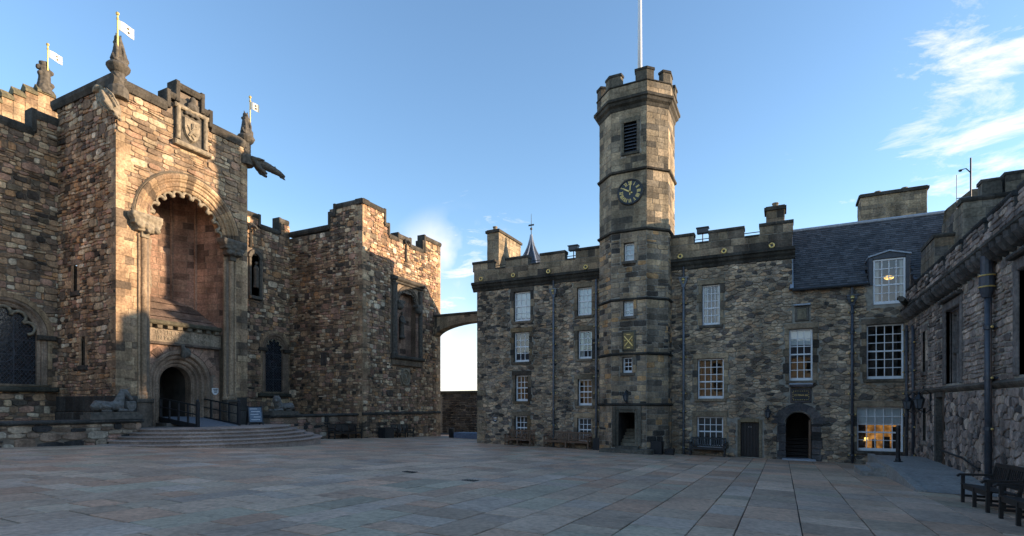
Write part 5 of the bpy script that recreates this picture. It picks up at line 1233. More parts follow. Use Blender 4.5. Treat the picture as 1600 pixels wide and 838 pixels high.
# drainpipes with gilded hoppers
def pipe(parent, fr, s_, t0, t1, mat, r=.055, hop=None, n_=.11, step=.95, gold=True):
    mb = MB(); mb.tube([fr(s_, t0, n_), fr(s_, t1, n_)], r, 10); p = mb.build('drainpipe', mat, parent, smooth=True)
    k = t0+.35
    while k < t1-.2:
        mb = MB(); mb.tube([fr(s_, k, n_), fr(s_, k+.09, n_)], r*1.35, 10); mb.bar(fr(s_-r*2.4, k+.045, .03), fr(s_+r*2.4, k+.045, .03), .05, .05); c_ = mb.build('collar', mat, p); mb = MB()
        for sg in (-1, 1): mb.ball(fr(s_+sg*r*2.2, k+.045, n_*.8), .036, 6, 5)
        if gold: mb.build('gilt_boss', GOLD, c_)
        k += step
    if hop:
        mb = MB(); m = [(.08, hop-.3), (.1, hop-.2), (.2, hop), (.2, hop+.12), (.24, hop+.14), (.24, hop+.2)]; rows = [[fr(s_+a*w, t_, o) for a, o in ((-1, .0), (1, .0), (1, .12+w*.5), (-1, .12+w*.5))] for w, t_ in m]
        mb.mesh_in([q for r_ in rows for q in r_], [(i*4+k, i*4+(k+1) % 4, i*4+4+(k+1) % 4, i*4+4+k) for i in range(len(m)-1) for k in range(4)]+[(20, 21, 22, 23)]); h_ = mb.build('hopper', mat, p)
        mb = MB(); mb.lathe(fr(s_, hop+.02, .235), [(.09, 0), (.07, .06), (.1, .1), (.03, .14)], 8); mb.ball(fr(s_, hop-.08, .19), .05, 8, 5); mb.build('gilt_crown', GOLD, h_); mb = MB(); mb.tube([fr(s_, hop+.15, n_), fr(s_, hop+.75, n_)], r, 10); mb.build('upper_pipe', BLUEP, h_)
    return p
pipe(pal_, fpa, -12.02, -.9, 8.05, GREYP, hop=8.25); pipe(pal_, fpa, -9.42, -.95, 8.74, GREYP, .06); pipe(pal_, fpa, -9.2, -.95, 4.2, BLUEP, .05)
pipe(pal_, fpa, -4.65, -1.0, 8.0, GREYP, hop=8.15); pipe(pal_, fpa, 2.92, -1.1, 6.4, BLUEP, .06, hop=6.55); pipe(pal_, fpa, 5.0, -1.1, 5.2, BLUEP, .055)
mr = MB(); mr.mesh_in([(-16.2, 35.4, 9.35), (19, 35.4, 9.35), (19, 39, 12.3), (-16.2, 39, 12.3), (19, 42, 9.35), (-16.2, 42, 9.35), (19, 35.4, -1), (.5, 35.4, -1), (.5, 35.4, 9.35)], [(0, 1, 2, 3), (3, 2, 4, 5), (1, 4, 2), (0, 3, 5), (7, 6, 1, 8)]); mr.build('unseen_shade_roof', BLUEP, pal_)  # unseen roof mass, added to cast shade on the porch and wing
# slate roof and wallhead dormer
RE, RZ, RY, RT = 29.62, 7.22, 33.3, 11.05
sl = MB(); rgs = random.Random(8); nrow = 30; sv = Vector((0, RY-RE, RT-RZ)); sl_len = sv.length; sv.normalize(); nn = Vector((0, -sv.z, sv.y))
for k in range(nrow):
    d0 = sl_len*k/nrow; d1 = sl_len*(k+1)/nrow+.05; x_ = .3+(rgs.random()*.2)
    while x_ < 7.2:
        w = rgs.uniform(.16, .28); a = Vector((x_, RE, RZ))
        if not (3.45 < x_+w/2 < 5.3 and RE+sv.y*d0 < 30.35):
            c = rgs.uniform(.045, .10); tint = (c*1.08, c*1.02, c*1.02); h0 = .026+rgs.uniform(-.004, .006)
            p = [Vector((x_, 0, 0))+Vector((0, RE, RZ))+sv*d0+nn*h0, Vector((x_+w-.006, 0, 0))+Vector((0, RE, RZ))+sv*d0+nn*h0, Vector((x_+w-.006, 0, 0))+Vector((0, RE, RZ))+sv*d1+nn*.006, Vector((x_, 0, 0))+Vector((0, RE, RZ))+sv*d1+nn*.006]
            q = [v-nn*.02 for v in p[:2]]
            sl.mesh_in(p+q, [(0,1,2,3), (4,5,1,0), (4,0,3), (5,2,1)], tint)
        x_ += w
rf = MB(); 
def rp_(x_, y_): return (x_, y_, RZ+(RT-RZ)*(y_-RE)/(RY-RE))
for xa, xb, ya in ((.3, 3.5, RE), (3.5, 5.25, 30.35), (5.25, 7.2, RE)): rf.face([rp_(xa, ya), rp_(xb, ya), rp_(xb, RY), rp_(xa, RY)])
rf.face([rp_(.3, RE), rp_(.3, RY), (.3, RY, RZ)]); rf.face([(.3, RY, RT), (7.2, RY, RT), (7.2, RY+3.7, RZ), (.3, RY+3.7, RZ)]); rfo = rf.build('slate_roof', BLUEP, pal_); sl.build('slates', SLATE, rfo, stuff=True)
mb = MB(); mb.tube([(.3, RY, RT+.03), (7.2, RY, RT+.03)], .09, 8); mb.bar((.42, RE-.05, RZ+.05), (.42, RY, RT+.06), .16, .05); mb.build('ridge_lead', LEAD, rfo)
mb = MB(); mb.tube([(.45, RE-.05, RZ-.04), (3.6, RE-.05, RZ-.04)], .07, 8); mb.build('gutter', BLACK, rfo)
dm = sash(pal_, fpa, *DORM, 4, 5, seed=31, deep=.02, sill=False, curtain=True, margin=False, meet=2)
mb = MB(); d0, d1, t0, t1 = DORM; yb = 31.0
blk(mb, fpa, d0-.17, d0-.003, t0+.9, t1+.12, -1.4, .03, .02, None, True); blk(mb, fpa, d1+.003, d1+.17, t0, t1+.12, -1.4, .03, .02, None, True); blk(mb, fpa, d0-.003, d1+.003, t1+.003, t1+.12, -1.4, .03, .02, None, True)
pk = [(d0-.2, t1+.1), (d1+.2, t1+.1), ((d0+d1)/2, t1+.32)]
mb.face([fpa(a, t, .02) for a, t in pk]); mb.build('dormer_cheek', BLUEP, dm)
mb = MB()
for (a, t), (b, u_) in ((pk[0], pk[2]), (pk[2], pk[1])):
    vs = [fpa(a, t, .1), fpa(b, u_, .1), fpa(b, u_, -2.2), fpa(a, t, -2.2)]; mb.mesh_in([v+ZV*.06 for v in vs]+vs, [(0,1,2,3),(0,4,5,1),(4,7,6,5),(0,3,7,4),(1,5,6,2)])
mb.build('dormer_roof', LEAD, dm)
mb = MB(); mb.bar(fpa(d0-.25, 7.3, .05), fpa(d0-.42, 8.1, -.7), .12, .04); mb.face([fpa(5.3, 7.35, -.4), fpa(6.2, 7.35, -.4), fpa(6.2, 8.0, -1.0), fpa(5.3, 8.0, -1.0)]); mb.build('lead_flashing', LEAD, dm)
mb = MB(); mb.ball(fpa(4.5, 7.62, -1.0), (.2, .15, .1)); mb.build('ceiling_lamp', SHADE, dm)
# chimneys, turret roof, flat stacks
def chim(x0, x1, y0, y1, z0, z1, seed, nm='chimney', pots=2, pal=PTA, cap=.22):
    c = thing('x', 'x', 'x') if False else None
    M = Masonry(pal_, 'chimney_block', MORTAR_P, 60)
    for f_, a, b in ((fY(y0), x0, x1), (fXp(x1), y0, y1), (fXm(x0), y0, y1)):
        M.backing(f_, a, b, z0, z1); M.rubble(f_, a, b, z0, z1-cap, pal=pal, ch=(.22, .34), ln=(.3, .7), big=0, gap=.006, depth=(.01, .022), wave=0, seed=seed, split=0, inset=.008, tilt=.015)
    M.finish('rear_chimney_blocks')
    mb = MB(); mb.box(x0-.1, x1+.1, y0-.1, y1+.1, z1-cap, z1-.06, CAPT); mb.box(x0-.03, x1+.03, y0-.03, y1+.03, z1-.06, z1, CAPT); mb.box(x0+.03, x1-.03, y0+.03, y1, z0, z1-cap, (.15, .12, .09)); st_ = mb.build('chimney_cap', STONE, pal_)
    for k in range(pots):
        mb = MB(); px = x0+(x1-x0)*(k+.7)/(pots+.4); py = (y0+y1)/2 if y1-y0 < 2 else y0+.3
        mb.lathe((px, py, z1), [(.15, 0), (.13, .18), (.16, .2), (.16, .26), (.1, .27)], 10); mb.build('chimney_pot', CARVE, st_)
chim(-17.35, -16.5, 31.3, 34.6, 9.4, 13.1, 141, pots=1)
chim(4.06, 7.15, 37.0, 38.4, 9.0, 13.75, 142, pots=2, cap=.2)
chim(-.72, .1, 30.7, 31.5, 10.0, 11.75, 143, pots=1, pal=PASH)
tr = MB(); cx_, cy_ = -14.95, 33.0
prof_t = [(.95, 10.6), (.9, 10.9), (.66, 11.35), (.42, 11.75), (.22, 12.2), (.08, 12.7), (.04, 12.95)]
tr.lathe((cx_, cy_, 0), prof_t, 8); to = tr.build('ogee_turret_roof', BLUEP, pal_)
mb = MB()
for k in range(8):
    a = 2*math.pi*k/8; mb.tube([(cx_+r_*1.01*math.cos(a), cy_+r_*1.01*math.sin(a), z_) for r_, z_ in prof_t], .05, 6)
mb.build('lead_hip', LEAD, to)
mb = MB(); mb.tube([(cx_, cy_, 12.8), (cx_, cy_, 14.35)], [.03, .012], 6); mb.ball((cx_, cy_, 13.35), .09, 8, 6); mb.bar((cx_-.2, cy_, 13.6), (cx_+.2, cy_, 13.6), .03, .1); mb.build('weather_vane', BLACK, to)
mb = MB(); mb.box(cx_-.8, cx_+.8, cy_-.8, cy_+.8, 9.4, 10.6); mb.build('turret_drum', MORTAR_P, to)
# floodlights on the battlements
for s_, lab in ((-10.95, 'black floodlight on the battlements left of the clock tower'), (-3.75, 'black floodlight on the battlements right of the clock tower')):
    o = thing('floodlight', lab, 'floodlight', (s_, YP+.4, 9.4)); mb = MB(); mb.tube([(s_, YP+.4, 9.4), (s_, YP+.4, 10.75)], .03, 8); mb.build('post', BLACK, o)
    mb = MB(); mb.box(s_-.28, s_+.28, YP+.25, YP+.55, 10.68, 10.95); mb.box(s_-.32, s_+.32, YP+.2, YP+.58, 10.93, 10.98); hd = mb.build('lamp_head', BLACK, o)
    mb = MB(); mb.face([fY(YP+.247)(a, t) for a, t in ((s_-.24, 10.71), (s_+.24, 10.71), (s_+.24, 10.91), (s_-.24, 10.91))]); mb.build('lens', SIGNM, hd)
# ------------------------------------------------------------------ clock tower
tw = thing('clock_tower', 'octagonal stone clock tower with battlemented crown', 'tower', (-7.14, 29.5, -1))
TP = [(-8.98, 30.76), (-8.98, 28.92), (-8.06, 28.0), (-6.22, 28.0), (-5.3, 28.92), (-5.3, 30.76), (-6.22, 31.68), (-8.06, 31.68)]
MT = Masonry(tw, 'rubble_stone', MORTAR_P); MTA = Masonry(tw, 'ashlar_block', MORTAR_P)
frs = []
for k in range(8):
    a, b = Vector((*TP[k], 0)), Vector((*TP[(k+1) % 8], 0)); S_ = b-a; N_ = S_.cross(ZV); frs.append((Fr(a, S_, N_), S_.length))
ff = Fr((0, 28.0, 0), (1, 0, 0), (0, -1, 0))
TW = [(-7.38, -6.84, 9.07, 10.07, 2, 3), (-7.41, -6.88, 6.25, 7.0, 2, 3), (-7.44, -6.93, 3.3, 4.15, 2, 3)]
TW = [(-7.38, -6.84, 9.1, 10.05, 2, 3), (-7.41, -6.88, 6.24, 7.16-.12, 2, 3), (-7.45, -6.94, 3.3, 4.14-.02, 2, 3)]
TDOOR = (-7.65, -6.81, -.52, 1.23); LOUV = (-7.38, -6.71, 14.74, 16.3)
for k in range(5):
    f_, L = frs[k]; hb_, hs_ = [], []
    if k == 2:
        sh_ = 8.06
        for q in [w[:4] for w in TW]+[TDOOR, LOUV]:
            hb_.append((q[0]+sh_, q[1]+sh_, q[2], q[3])); hs_.append((q[0]+sh_-.18, q[1]+sh_+.18, q[2]-.12, q[3]+.22))
        hs_.append((-7.46+sh_, -6.78+sh_, 4.4, 5.5))
    zb = 8 if k in (0,) else -1.6
    MT.backing(f_, 0, L, -1.6, 18.2, hb_); hid = k == 0
    for z0, z1 in ((-1.3, 1.58), (1.7, 4.2), (4.34, 7.05), (7.22, 10.6)):
        MT.rubble(f_, 0, L, z0, z1, hs_, pal=PT, ch=(.19, .32), ln=(.24, .62), big=.1, gap=.010, depth=(.010, .032), cut=(.05, .18), seed=200+k*10+int(z0), hid=hid, wave=.6, split=.12)
    for z0, z1 in ((10.72, 13.7), (13.86, 17.0)):
        MTA.rubble(f_, 0, L, z0, z1, hs_, pal=PTA, ch=(.26, .38), ln=(.35, .8), big=0, gap=.005, depth=(.010, .02), wave=0, seed=300+k*10+int(z0), split=0, inset=.008, tilt=.014, hid=hid)
for k in (5, 6, 7): MT.backing(*[frs[k][0], 0, frs[k][1], 8.0, 18.2])
MT.finish('small_rubble_stones')
def octring(prof, nm, tint=CAPT, mat=None):
    mb = MB(); n = 8; rows = []
    cxx = sum(p[0] for p in TP)/8; cyy = sum(p[1] for p in TP)/8
    for off, z in prof:
        row = []
        for k in range(8):
            n0 = frs[(k-1) % 8][0].N; n1 = frs[k][0].N; d = (n0+n1); d = d/ (d.dot(n0)); row.append(Vector((*TP[k], z))+d*off)
        rows.append(row)
    m = len(prof)
    mb.mesh_in([p for r in rows for p in r], [(i*n+k, i*n+(k+1) % n, (i+1)*n+(k+1) % n, (i+1)*n+k) for i in range(m-1) for k in range(n)], tint); return mb.build(nm, mat or STONE, tw), rows
for z in (1.58, 4.2, 7.05): octring([(0, z), (.09, z+.03), (.11, z+.09), (.02, z+.14), (0, z+.14)], 'string_course', (.05, .047, .04))
for z in (10.6, 13.7): octring([(0, z), (.11, z+.04), (.13, z+.12), (.02, z+.18), (0, z+.18)], 'string_course', (.065, .058, .048))
octring([(0, 16.95), (.05, 17.02), (.08, 17.15), (.2, 17.25), (.23, 17.38), (.3, 17.42), (.3, 17.55), (.14, 17.6), (.12, 17.6)], 'crown_cornice', (.075, .068, .055))
par = [(.12, 17.6), (.12, 18.22), (-.2, 18.22), (-.2, 17.6), (-.2, 17.2)]
o_, rows = octring(par, 'parapet_core', (.17, .145, .105))
cr = MB()
for k in range(8):
    a, b = rows[0][k], rows[0][(k+1) % 8]; f_ = Fr((a.x, a.y, 0), b-a, frs[k][0].N); L = (b-a).length
    MTA.rubble(f_, 0, L, 17.62, 18.18, pal=PTA, ch=(.26, .29), ln=(.35, .7), big=0, gap=.004, depth=(.01, .016), wave=0, seed=340+k, split=0, inset=.006, tilt=.01, hid=k not in (1, 2, 3, 4))
octring([(.12, 18.2), (.17, 18.22), (.17, 18.27), (-.22, 18.27), (-.22, 18.2)], 'parapet_coping', (.06, .055, .045))
rC = [[Vector((p.x, p.y, 0)) for p in rows[i]] for i in (0, 2)]
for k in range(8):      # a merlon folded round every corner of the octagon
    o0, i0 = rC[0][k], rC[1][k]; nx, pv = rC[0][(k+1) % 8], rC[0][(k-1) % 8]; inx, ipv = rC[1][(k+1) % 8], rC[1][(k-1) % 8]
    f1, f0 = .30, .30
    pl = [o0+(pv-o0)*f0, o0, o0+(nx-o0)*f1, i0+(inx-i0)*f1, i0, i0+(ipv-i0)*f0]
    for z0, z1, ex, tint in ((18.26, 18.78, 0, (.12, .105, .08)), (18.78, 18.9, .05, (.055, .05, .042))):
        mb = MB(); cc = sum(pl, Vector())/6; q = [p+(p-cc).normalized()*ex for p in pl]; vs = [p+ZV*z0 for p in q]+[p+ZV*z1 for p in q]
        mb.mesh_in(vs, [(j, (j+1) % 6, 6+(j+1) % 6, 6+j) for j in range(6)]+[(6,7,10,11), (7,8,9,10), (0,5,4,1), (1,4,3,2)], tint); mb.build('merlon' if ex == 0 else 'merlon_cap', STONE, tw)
MTA.finish('small_ashlar_blocks')
mb = MB(); mb.mesh_in([(p[0], p[1], 17.3) for p in TP], [tuple(range(8))], (.1, .1, .1)); mb.build('tower_roof', STONE, tw)
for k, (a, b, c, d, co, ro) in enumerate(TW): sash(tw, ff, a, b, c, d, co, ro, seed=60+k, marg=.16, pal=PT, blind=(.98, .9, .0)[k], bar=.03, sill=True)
lv = MB(); blk(lv, ff, LOUV[0]-.14, LOUV[0], LOUV[2], LOUV[3], -.02, .04, .012, (.16, .14, .1)); blk(lv, ff, LOUV[1], LOUV[1]+.14, LOUV[2], LOUV[3], -.02, .04, .012, (.15, .13, .1)); blk(lv, ff, LOUV[0]-.16, LOUV[1]+.16, LOUV[3], LOUV[3]+.24, -.02, .045, .012, (.2, .17, .12)); blk(lv, ff, LOUV[0]-.14, LOUV[1]+.14, LOUV[2]-.14, LOUV[2], -.02, .08, .02, (.1, .09, .07))
lvo = lv.build('belfry_opening', STONE, tw)
for k in range(9):
    mb = MB(); z_ = LOUV[2]+.05+k*.172; vs = [ff(LOUV[0], z_, -.04), ff(LOUV[1], z_, -.04), ff(LOUV[1], z_+.15, -.2), ff(LOUV[0], z_+.15, -.2)]; mb.mesh_in(vs+[v-ZV*.03 for v in vs], [(0,1,2,3), (4,5,1,0), (7,6,5,4)]); mb.build('louvre_slat', SIGNM, lvo)
mb = MB(); mb.face([ff(LOUV[0], LOUV[2], -.24), ff(LOUV[1], LOUV[2], -.24), ff(LOUV[1], LOUV[3], -.24), ff(LOUV[0], LOUV[3], -.24)]); mb.build('belfry_dark', BLACK, lvo)
# clock
ck = thing('tower_clock', 'round black clock dial with gilded numerals on the tower', 'clock', ff(-7.05, 12.66, .03)); CS, CT, CR = -7.05, 12.66, .6
mb = MB(); mb.mesh_in([ff(CS+CR*math.cos(2*math.pi*j/48), CT+CR*math.sin(2*math.pi*j/48), n_) for n_ in (.02, .06) for j in range(48)], [tuple(range(48, 96))]+[(j, (j+1) % 48, 48+(j+1) % 48, 48+j) for j in range(48)]); dial = mb.build('dial', plain('clock_black', (.012, .016, .024), .35), ck)
mb = MB(); mb.tube([ff(CS+(CR+.03)*math.cos(2*math.pi*j/48), CT+(CR+.03)*math.sin(2*math.pi*j/48), .05) for j in range(49)], .05, 8, cap=False); mb.build('rim', BLACK, ck)
NUM = ['XII', 'I', 'II', 'III', 'IIII', 'V', 'VI', 'VII', 'VIII', 'IX', 'X', 'XI']
for h in range(12):
    th = math.pi/2-h*math.pi/6; mb = MB(); wd = {'I': .05, 'V': .10, 'X': .10}; tot = sum(wd[c] for c in NUM[h]); pos = -tot/2
    er, et = (math.cos(th), math.sin(th)), (math.sin(th), -math.cos(th))
    def Q(r, u): return ff(CS+er[0]*r+et[0]*u, CT+er[1]*r+et[1]*u, .068)
    for c in NUM[h]:
        m = pos+wd[c]/2; i_, o2 = .36, .55; w = .026
        if c == 'I': mb.bar(Q(i_, m), Q(o2, m), w, .012, up=ff.N)
        elif c == 'V': mb.bar(Q(i_, m), Q(o2, m-.035), w, .012, up=ff.N); mb.bar(Q(i_, m), Q(o2, m+.035), w*.6, .012, up=ff.N)
        else: mb.bar(Q(i_, m+.035), Q(o2, m-.035), w, .012, up=ff.N); mb.bar(Q(i_, m-.035), Q(o2, m+.035), w*.6, .012, up=ff.N)
        pos += wd[c]
    mb.build('numeral', GOLD, dial)
for ang, l, w, tl in ((R(90-3), .5, .045, .16), (R(150), .34, .06, .14)):
    mb = MB(); d = (math.cos(ang), math.sin(ang)); mb.bar(ff(CS-d[0]*tl, CT-d[1]*tl, .085), ff(CS+d[0]*l, CT+d[1]*l, .085), w, .012, up=ff.N); mb.tube([ff(CS, CT, .07), ff(CS, CT, .1)], .05, 10); mb.build('hand', GOLD, dial)
# gilded armorial panel
gp = MB(); blk(gp, ff, -7.46, -6.78, 4.42, 5.48, -.02, .08, .02, (.13, .115, .085)); gpo = gp.build('gilded_panel', STONE, tw)
mb = MB(); blk(mb, ff, -7.38, -6.86, 4.52, 5.38, .08, .1, .01); mb.build('panel_field', plain('dull_gold_field', (.22, .15, .055), .6), gpo)
mb = MB(); mb.bar(ff(-7.32, 4.68, .115), ff(-6.92, 5.18, .115), .035, .02, up=ff.N); mb.bar(ff(-7.34, 5.2, .12), ff(-6.9, 4.68, .12), .05, .02, up=ff.N); mb.bar(ff(-7.2, 4.6, .11), ff(-7.04, 4.6, .11), .04, .02, up=ff.N); mb.bar(ff(-7.22, 5.28, .11), ff(-7.02, 5.28, .11), .03, .02, up=ff.N)
for s_ in (-7.3, -6.94): mb.ball(ff(s_, 4.97, .11), .045, 8, 5)
mb.build('crossed_swords', GOLD, gpo)
# tower doorway, plaque, steps and lantern
td = MB(); a, b, c, d = TDOOR
for lo_, hi_, z0, z1, pr_ in ((a-.14, a, c, d+.14, .07), (b, b+.14, c, d+.14, .07), (a, b, d, d+.14, .07), (a-.34, a-.14, c, d+.34, .1), (b+.14, b+.34, c, d+.34, .1), (a-.14, b+.14, d+.14, d+.34, .1)): blk(td, ff, lo_, hi_, z0, z1, -.05, pr_, .03, (.15, .13, .098))
tdo = td.build('tower_doorway', STONE, tw)
V = [ff(q, t, n) for n in (-.0, -2.4) for q, t in ((a, c), (b, c), (b, d), (a, d))]; mb = MB(); mb.mesh_in(V, [(4,5,6,7),(0,1,5,4),(1,2,6,5),(2,3,7,6),(3,0,4,7)]); mb.build('dark_stair_lobby', ROOM, tdo)
for k in range(5): mb = MB(); mb.box(a, b, 28.35+k*.3, 28.65+k*.3, c, c+.17*(k+1)); mb.build('inner_step', CARVE, tdo)
for k, (w, dd, z) in enumerate(((1.3, .62, -.64), (.55, .3, -.5))): mb = MB(); mb.box((a+b)/2-w, (a+b)/2+w+.1, 28.0-dd, 28.02, -1.1, z, (.14, .125, .1)); mb.build('doorstep', STONE, tdo)
plaque(ff, -7.93+.02, .72, .25, .3, 'small slate sign left of the clock tower doorway', SIGNM); plaque(fpa, -15.95, .72, .34, .4, 'shield-shaped slate sign near the left corner of the palace', SIGNM, shield=True)
def lantern(x_, y_, z, label, ax, ay, s=1.0):
    o = thing('wall_lantern', label, 'lantern', (x_, y_, z)); mb = MB(); mb.lathe((x_, y_, z), [(.08*s, 0), (.10*s, .02), (.15*s, .30*s), (.17*s, .31*s)], 6); g_ = mb.build('lamp_glass', plain('dim_lamp_glass', (.1, .11, .12), .15), o)
    mb = MB(); mb.lathe((x_, y_, z+.31*s), [(.19*s, 0), (.15*s, .04), (.06*s, .14*s), (.03*s, .17*s), (.04*s, .2*s), (.01, .26*s)], 8)
    for k in range(6):
        q = math.pi/3*k; mb.bar((x_+.09*s*math.cos(q), y_+.09*s*math.sin(q), z), (x_+.165*s*math.cos(q), y_+.165*s*math.sin(q), z+.31*s), .016)
    mb.lathe((x_, y_, z-.06*s), [(.02, 0), (.09*s, .06*s)], 6); mb.build('lamp_frame', BLACK, g_)
    mb = MB(); mb.tube([(x_, y_, z+.45*s), (x_+ax*.5, y_+ay*.5, z+.62*s), (x_+ax, y_+ay, z+.5*s)], .022, 6); mb.tube([(x_, y_, z-.05*s), (x_+ax*.6, y_+ay*.6, z-.16*s), (x_+ax, y_+ay, z-.02)], .018, 6); mb.bar((x_+ax, y_+ay, z-.1), (x_+ax, y_+ay, z+.6*s), .06); mb.build('bracket', BLACK, o)
lantern(-7.2, 27.62, 1.85, 'black lantern over the clock tower doorway', 0, .36, .9); lantern(-.62, 29.4, 1.02, 'black lantern between the plank door and the arched doorway', .0, .36, .95)
fpole = thing('flagpole', 'tall white flagpole rising from the clock tower', 'flagpole', (-7.0, 29.9, 17.3))
mb = MB(); mb.tube([(-7.0, 29.9, 17.3), (-7.0, 29.9, 28.5)], [.13, .085], 14); mb.build('pole', POLEW, fpole, smooth=True); mb = MB(); mb.lathe((-7.0, 29.9, 17.3), [(.3, 0), (.3, .2), (.16, .3), (.14, .5)], 12); mb.build('foot', GREYP, fpole); mb = MB(); mb.ball((-7, 29.9, 28.6), .16); mb.build('truck', GOLD, fpole)
MPa.finish('small_rubble_stones'); MPb.finish('small_ashlar_blocks')
# ------------------------------------------------------------------ great hall on the right
gh = thing('great_hall', 'dark grey rubble hall with corbelled battlements along the right', 'building', (6, 18, -.6))
XH = 5.1; fh = fXm(XH); MH = Masonry(gh, 'rubble_stone', MORTAR_P)
HW = [(21.85, 23.6, 2.35, 4.85), (14.6, 17.1, 2.35, 4.85), (26.45, 26.95, 2.95, 4.55), (26.35, 26.95, .2, 1.5)]; HD = (23.9, 24.85, -.45, 1.9)
MH.backing(fh, 2.0, YP, -1.4, 6.05, HW+[HD])
MH.random_rubble(fh, 7.0, YP, -1.3, 2.06, [(a-.25, b+.25, c-.2, d+.25) for a, b, c, d in HW[3:]]+[(HD[0]-.2, HD[1]+.2, -1.3, 2.1)], pal=PH, w=.27, h=.21, seed=401)
MH.rubble(fh, 7.0, YP, 2.26, 5.36, [(a-.3, b+.3, c-.1, d+.35) for a, b, c, d in HW[:3]], pal=PH, ch=(.10, .22), ln=(.2, .55), big=.15, gap=.014, cut=(.1, .3), depth=(.012, .05), seed=402)
for k in range(24): course(gh, fh, 6+k*.99+.003, 6+(k+1)*.99-.003, [(0, 2.06), (.04, 2.08), (.1, 2.14), (.13, 2.2), (.06, 2.26), (0, 2.28)], 'string_course', tuple(q*random.Random(k).uniform(.8, 1.2) for q in (.12, .1, .08)))
for k in range(48):
    s_ = 5.8+k*.5; mb = MB(); mb.tube([fh(s_, 5.42, .02), fh(s_, 5.5, .16), fh(s_, 5.66, .26), fh(s_, 5.78, .28)], [.08, .115, .13, .12], 8, tuple(q*random.Random(k+7).uniform(.6, 1.2) for q in (.11, .095, .085))); mb.build('corbel', STONE, gh, smooth=False)
for k in range(24): course(gh, fh, 6+k*.99+.003, 6+(k+1)*.99-.003, [(0, 5.78), (.28, 5.80), (.33, 5.85), (.33, 5.92), (.26, 5.98), (0, 5.98)], 'cornice_stone', tuple(q*random.Random(k+50).uniform(.7, 1.2) for q in (.085, .075, .062)))
fhp = fXm(XH-.2)
MH.backing(fhp, 4, YP, 5.95, 6.3); MH.rubble(fhp, 7, YP, 5.98, 6.3, pal=PH, ch=(.14, .2), ln=(.2, .5), big=0, seed=403, gap=.01)
y_ = 6.2; k = 0
while y_ < 29.3:
    b = min(y_+1.72, YP); MH.backing(fhp, y_, b, 6.28, 6.6); MH.rubble(fhp, y_, b, 6.28, 6.56, pal=PH, ch=(.12, .18), ln=(.25, .5), big=0, seed=410+k, gap=.01)
    coping(gh, fhp, y_-.03, b+.03, 6.7, th=.14, over=.06, deep=.45, L=.9, seed=420+k, tint=(.05, .048, .045)); mb = MB()
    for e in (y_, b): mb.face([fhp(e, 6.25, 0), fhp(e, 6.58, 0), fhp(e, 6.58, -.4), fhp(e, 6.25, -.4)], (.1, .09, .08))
    mb.build('merlon_side', STONE, gh)
    coping(gh, fhp, b+.03, b+.36, 6.34, th=.1, over=.05, deep=.45, L=1, seed=450+k, tint=(.05, .048, .045)) if b < 29 else None
    y_ = b+.39; k += 1
mb = MB(); mb.face([(XH+.3, 2, 6.2), (XH+.3, YP, 6.2), (10.5, 27, 11.85), (10.5, -1, 11.85)]); mb.face([(10.5, -1, 11.85), (10.5, 27, 11.85), (16, YP, 6.2), (16, 2, 6.2)]); mb.face([(XH, 2, -1), (XH, 2, 6.2), (16, 2, 6.2), (16, 2, -1)]); mb.face([(XH+.3, 2, 6.2), (10.5, -1, 11.85), (16, 2, 6.2)]); mb.face([(XH+.3, YP, 6.2), (10.5, 27, 11.85), (16, YP, 6.2)]); mb.build('hall_roof', BLUEP, gh)
MH.finish('small_rubble_stones')
# hall windows: stone mullion and transom, timber lights
def hallwin(a, b, c, d, mull=True):
    f_ = MB(); tn = (.155, .13, .115)
    for lo_, hi_, z0, z1, n0, n1 in ((a-.26, a, c-.02, d+.3, -.1, .06), (b, b+.26, c-.02, d+.3, -.1, .06), (a, b, d, d+.3, -.1, .06), (a-.12, a, c, d, -.3, -.1), (b, b+.12, c, d, -.3, -.1)): blk(f_, fh, lo_, hi_, z0, z1, n0, n1, .03, tn)
    for e in (a, b): f_.face([fh(e, c, .0), fh(e, d, .0), fh(e, d, -.35), fh(e, c, -.35)], tn)
    blk(f_, fh, a-.26, b+.26, d+.3, d+.42, -.05, .2, .04, (.08, .07, .062)); f_.face([fh(a, c, 0), fh(b, c, 0), fh(b, c, -.35), fh(a, c, -.35)], tn)
    w = f_.build('mullioned_window', STONE, gh); m_ = MB(); n = max(2, round((b-a)/.62))
    for k in range(n+1): x_ = a+(b-a)*k/n; blk(m_, fh, x_-.06, x_+.06, c, d, -.3, -.16, .03, tn)
    zt = c+(d-c)*.44; blk(m_, fh, a, b, zt-.07, zt+.07, -.31, -.15, .03, tn); blk(m_, fh, a, b, d-.14, d, -.31, -.15, .03, tn); m_.build('mullion', STONE, w)
    V = [fh(q, t, nn_) for nn_ in (-.34, -1.2) for q, t in ((a, c), (b, c), (b, d), (a, d))]; mb = MB(); mb.mesh_in(V, [(4,5,6,7),(0,1,5,4),(1,2,6,5),(2,3,7,6),(3,0,4,7)]); mb.build('panelled_interior', WOODB, w)
    for k in range(n):
        for z0, z1 in ((c, zt-.07), (zt+.07, d-.14)): mb = MB(); x0_, x1_ = a+(b-a)*k/n+.06, a+(b-a)*(k+1)/n-.06; mb.face([fh(x0_, z0, -.25), fh(x1_, z0, -.25), fh(x1_, z1, -.25), fh(x0_, z1, -.25)]); mb.build('pane', GLASS, w)
hallwin(*HW[0]); hallwin(*HW[1])
for k, q in enumerate(HW[2:]): sash(gh, fh, *q, 1, 3 if k == 0 else 2, seed=80+k, marg=.18, pal=PH, blind=.5)
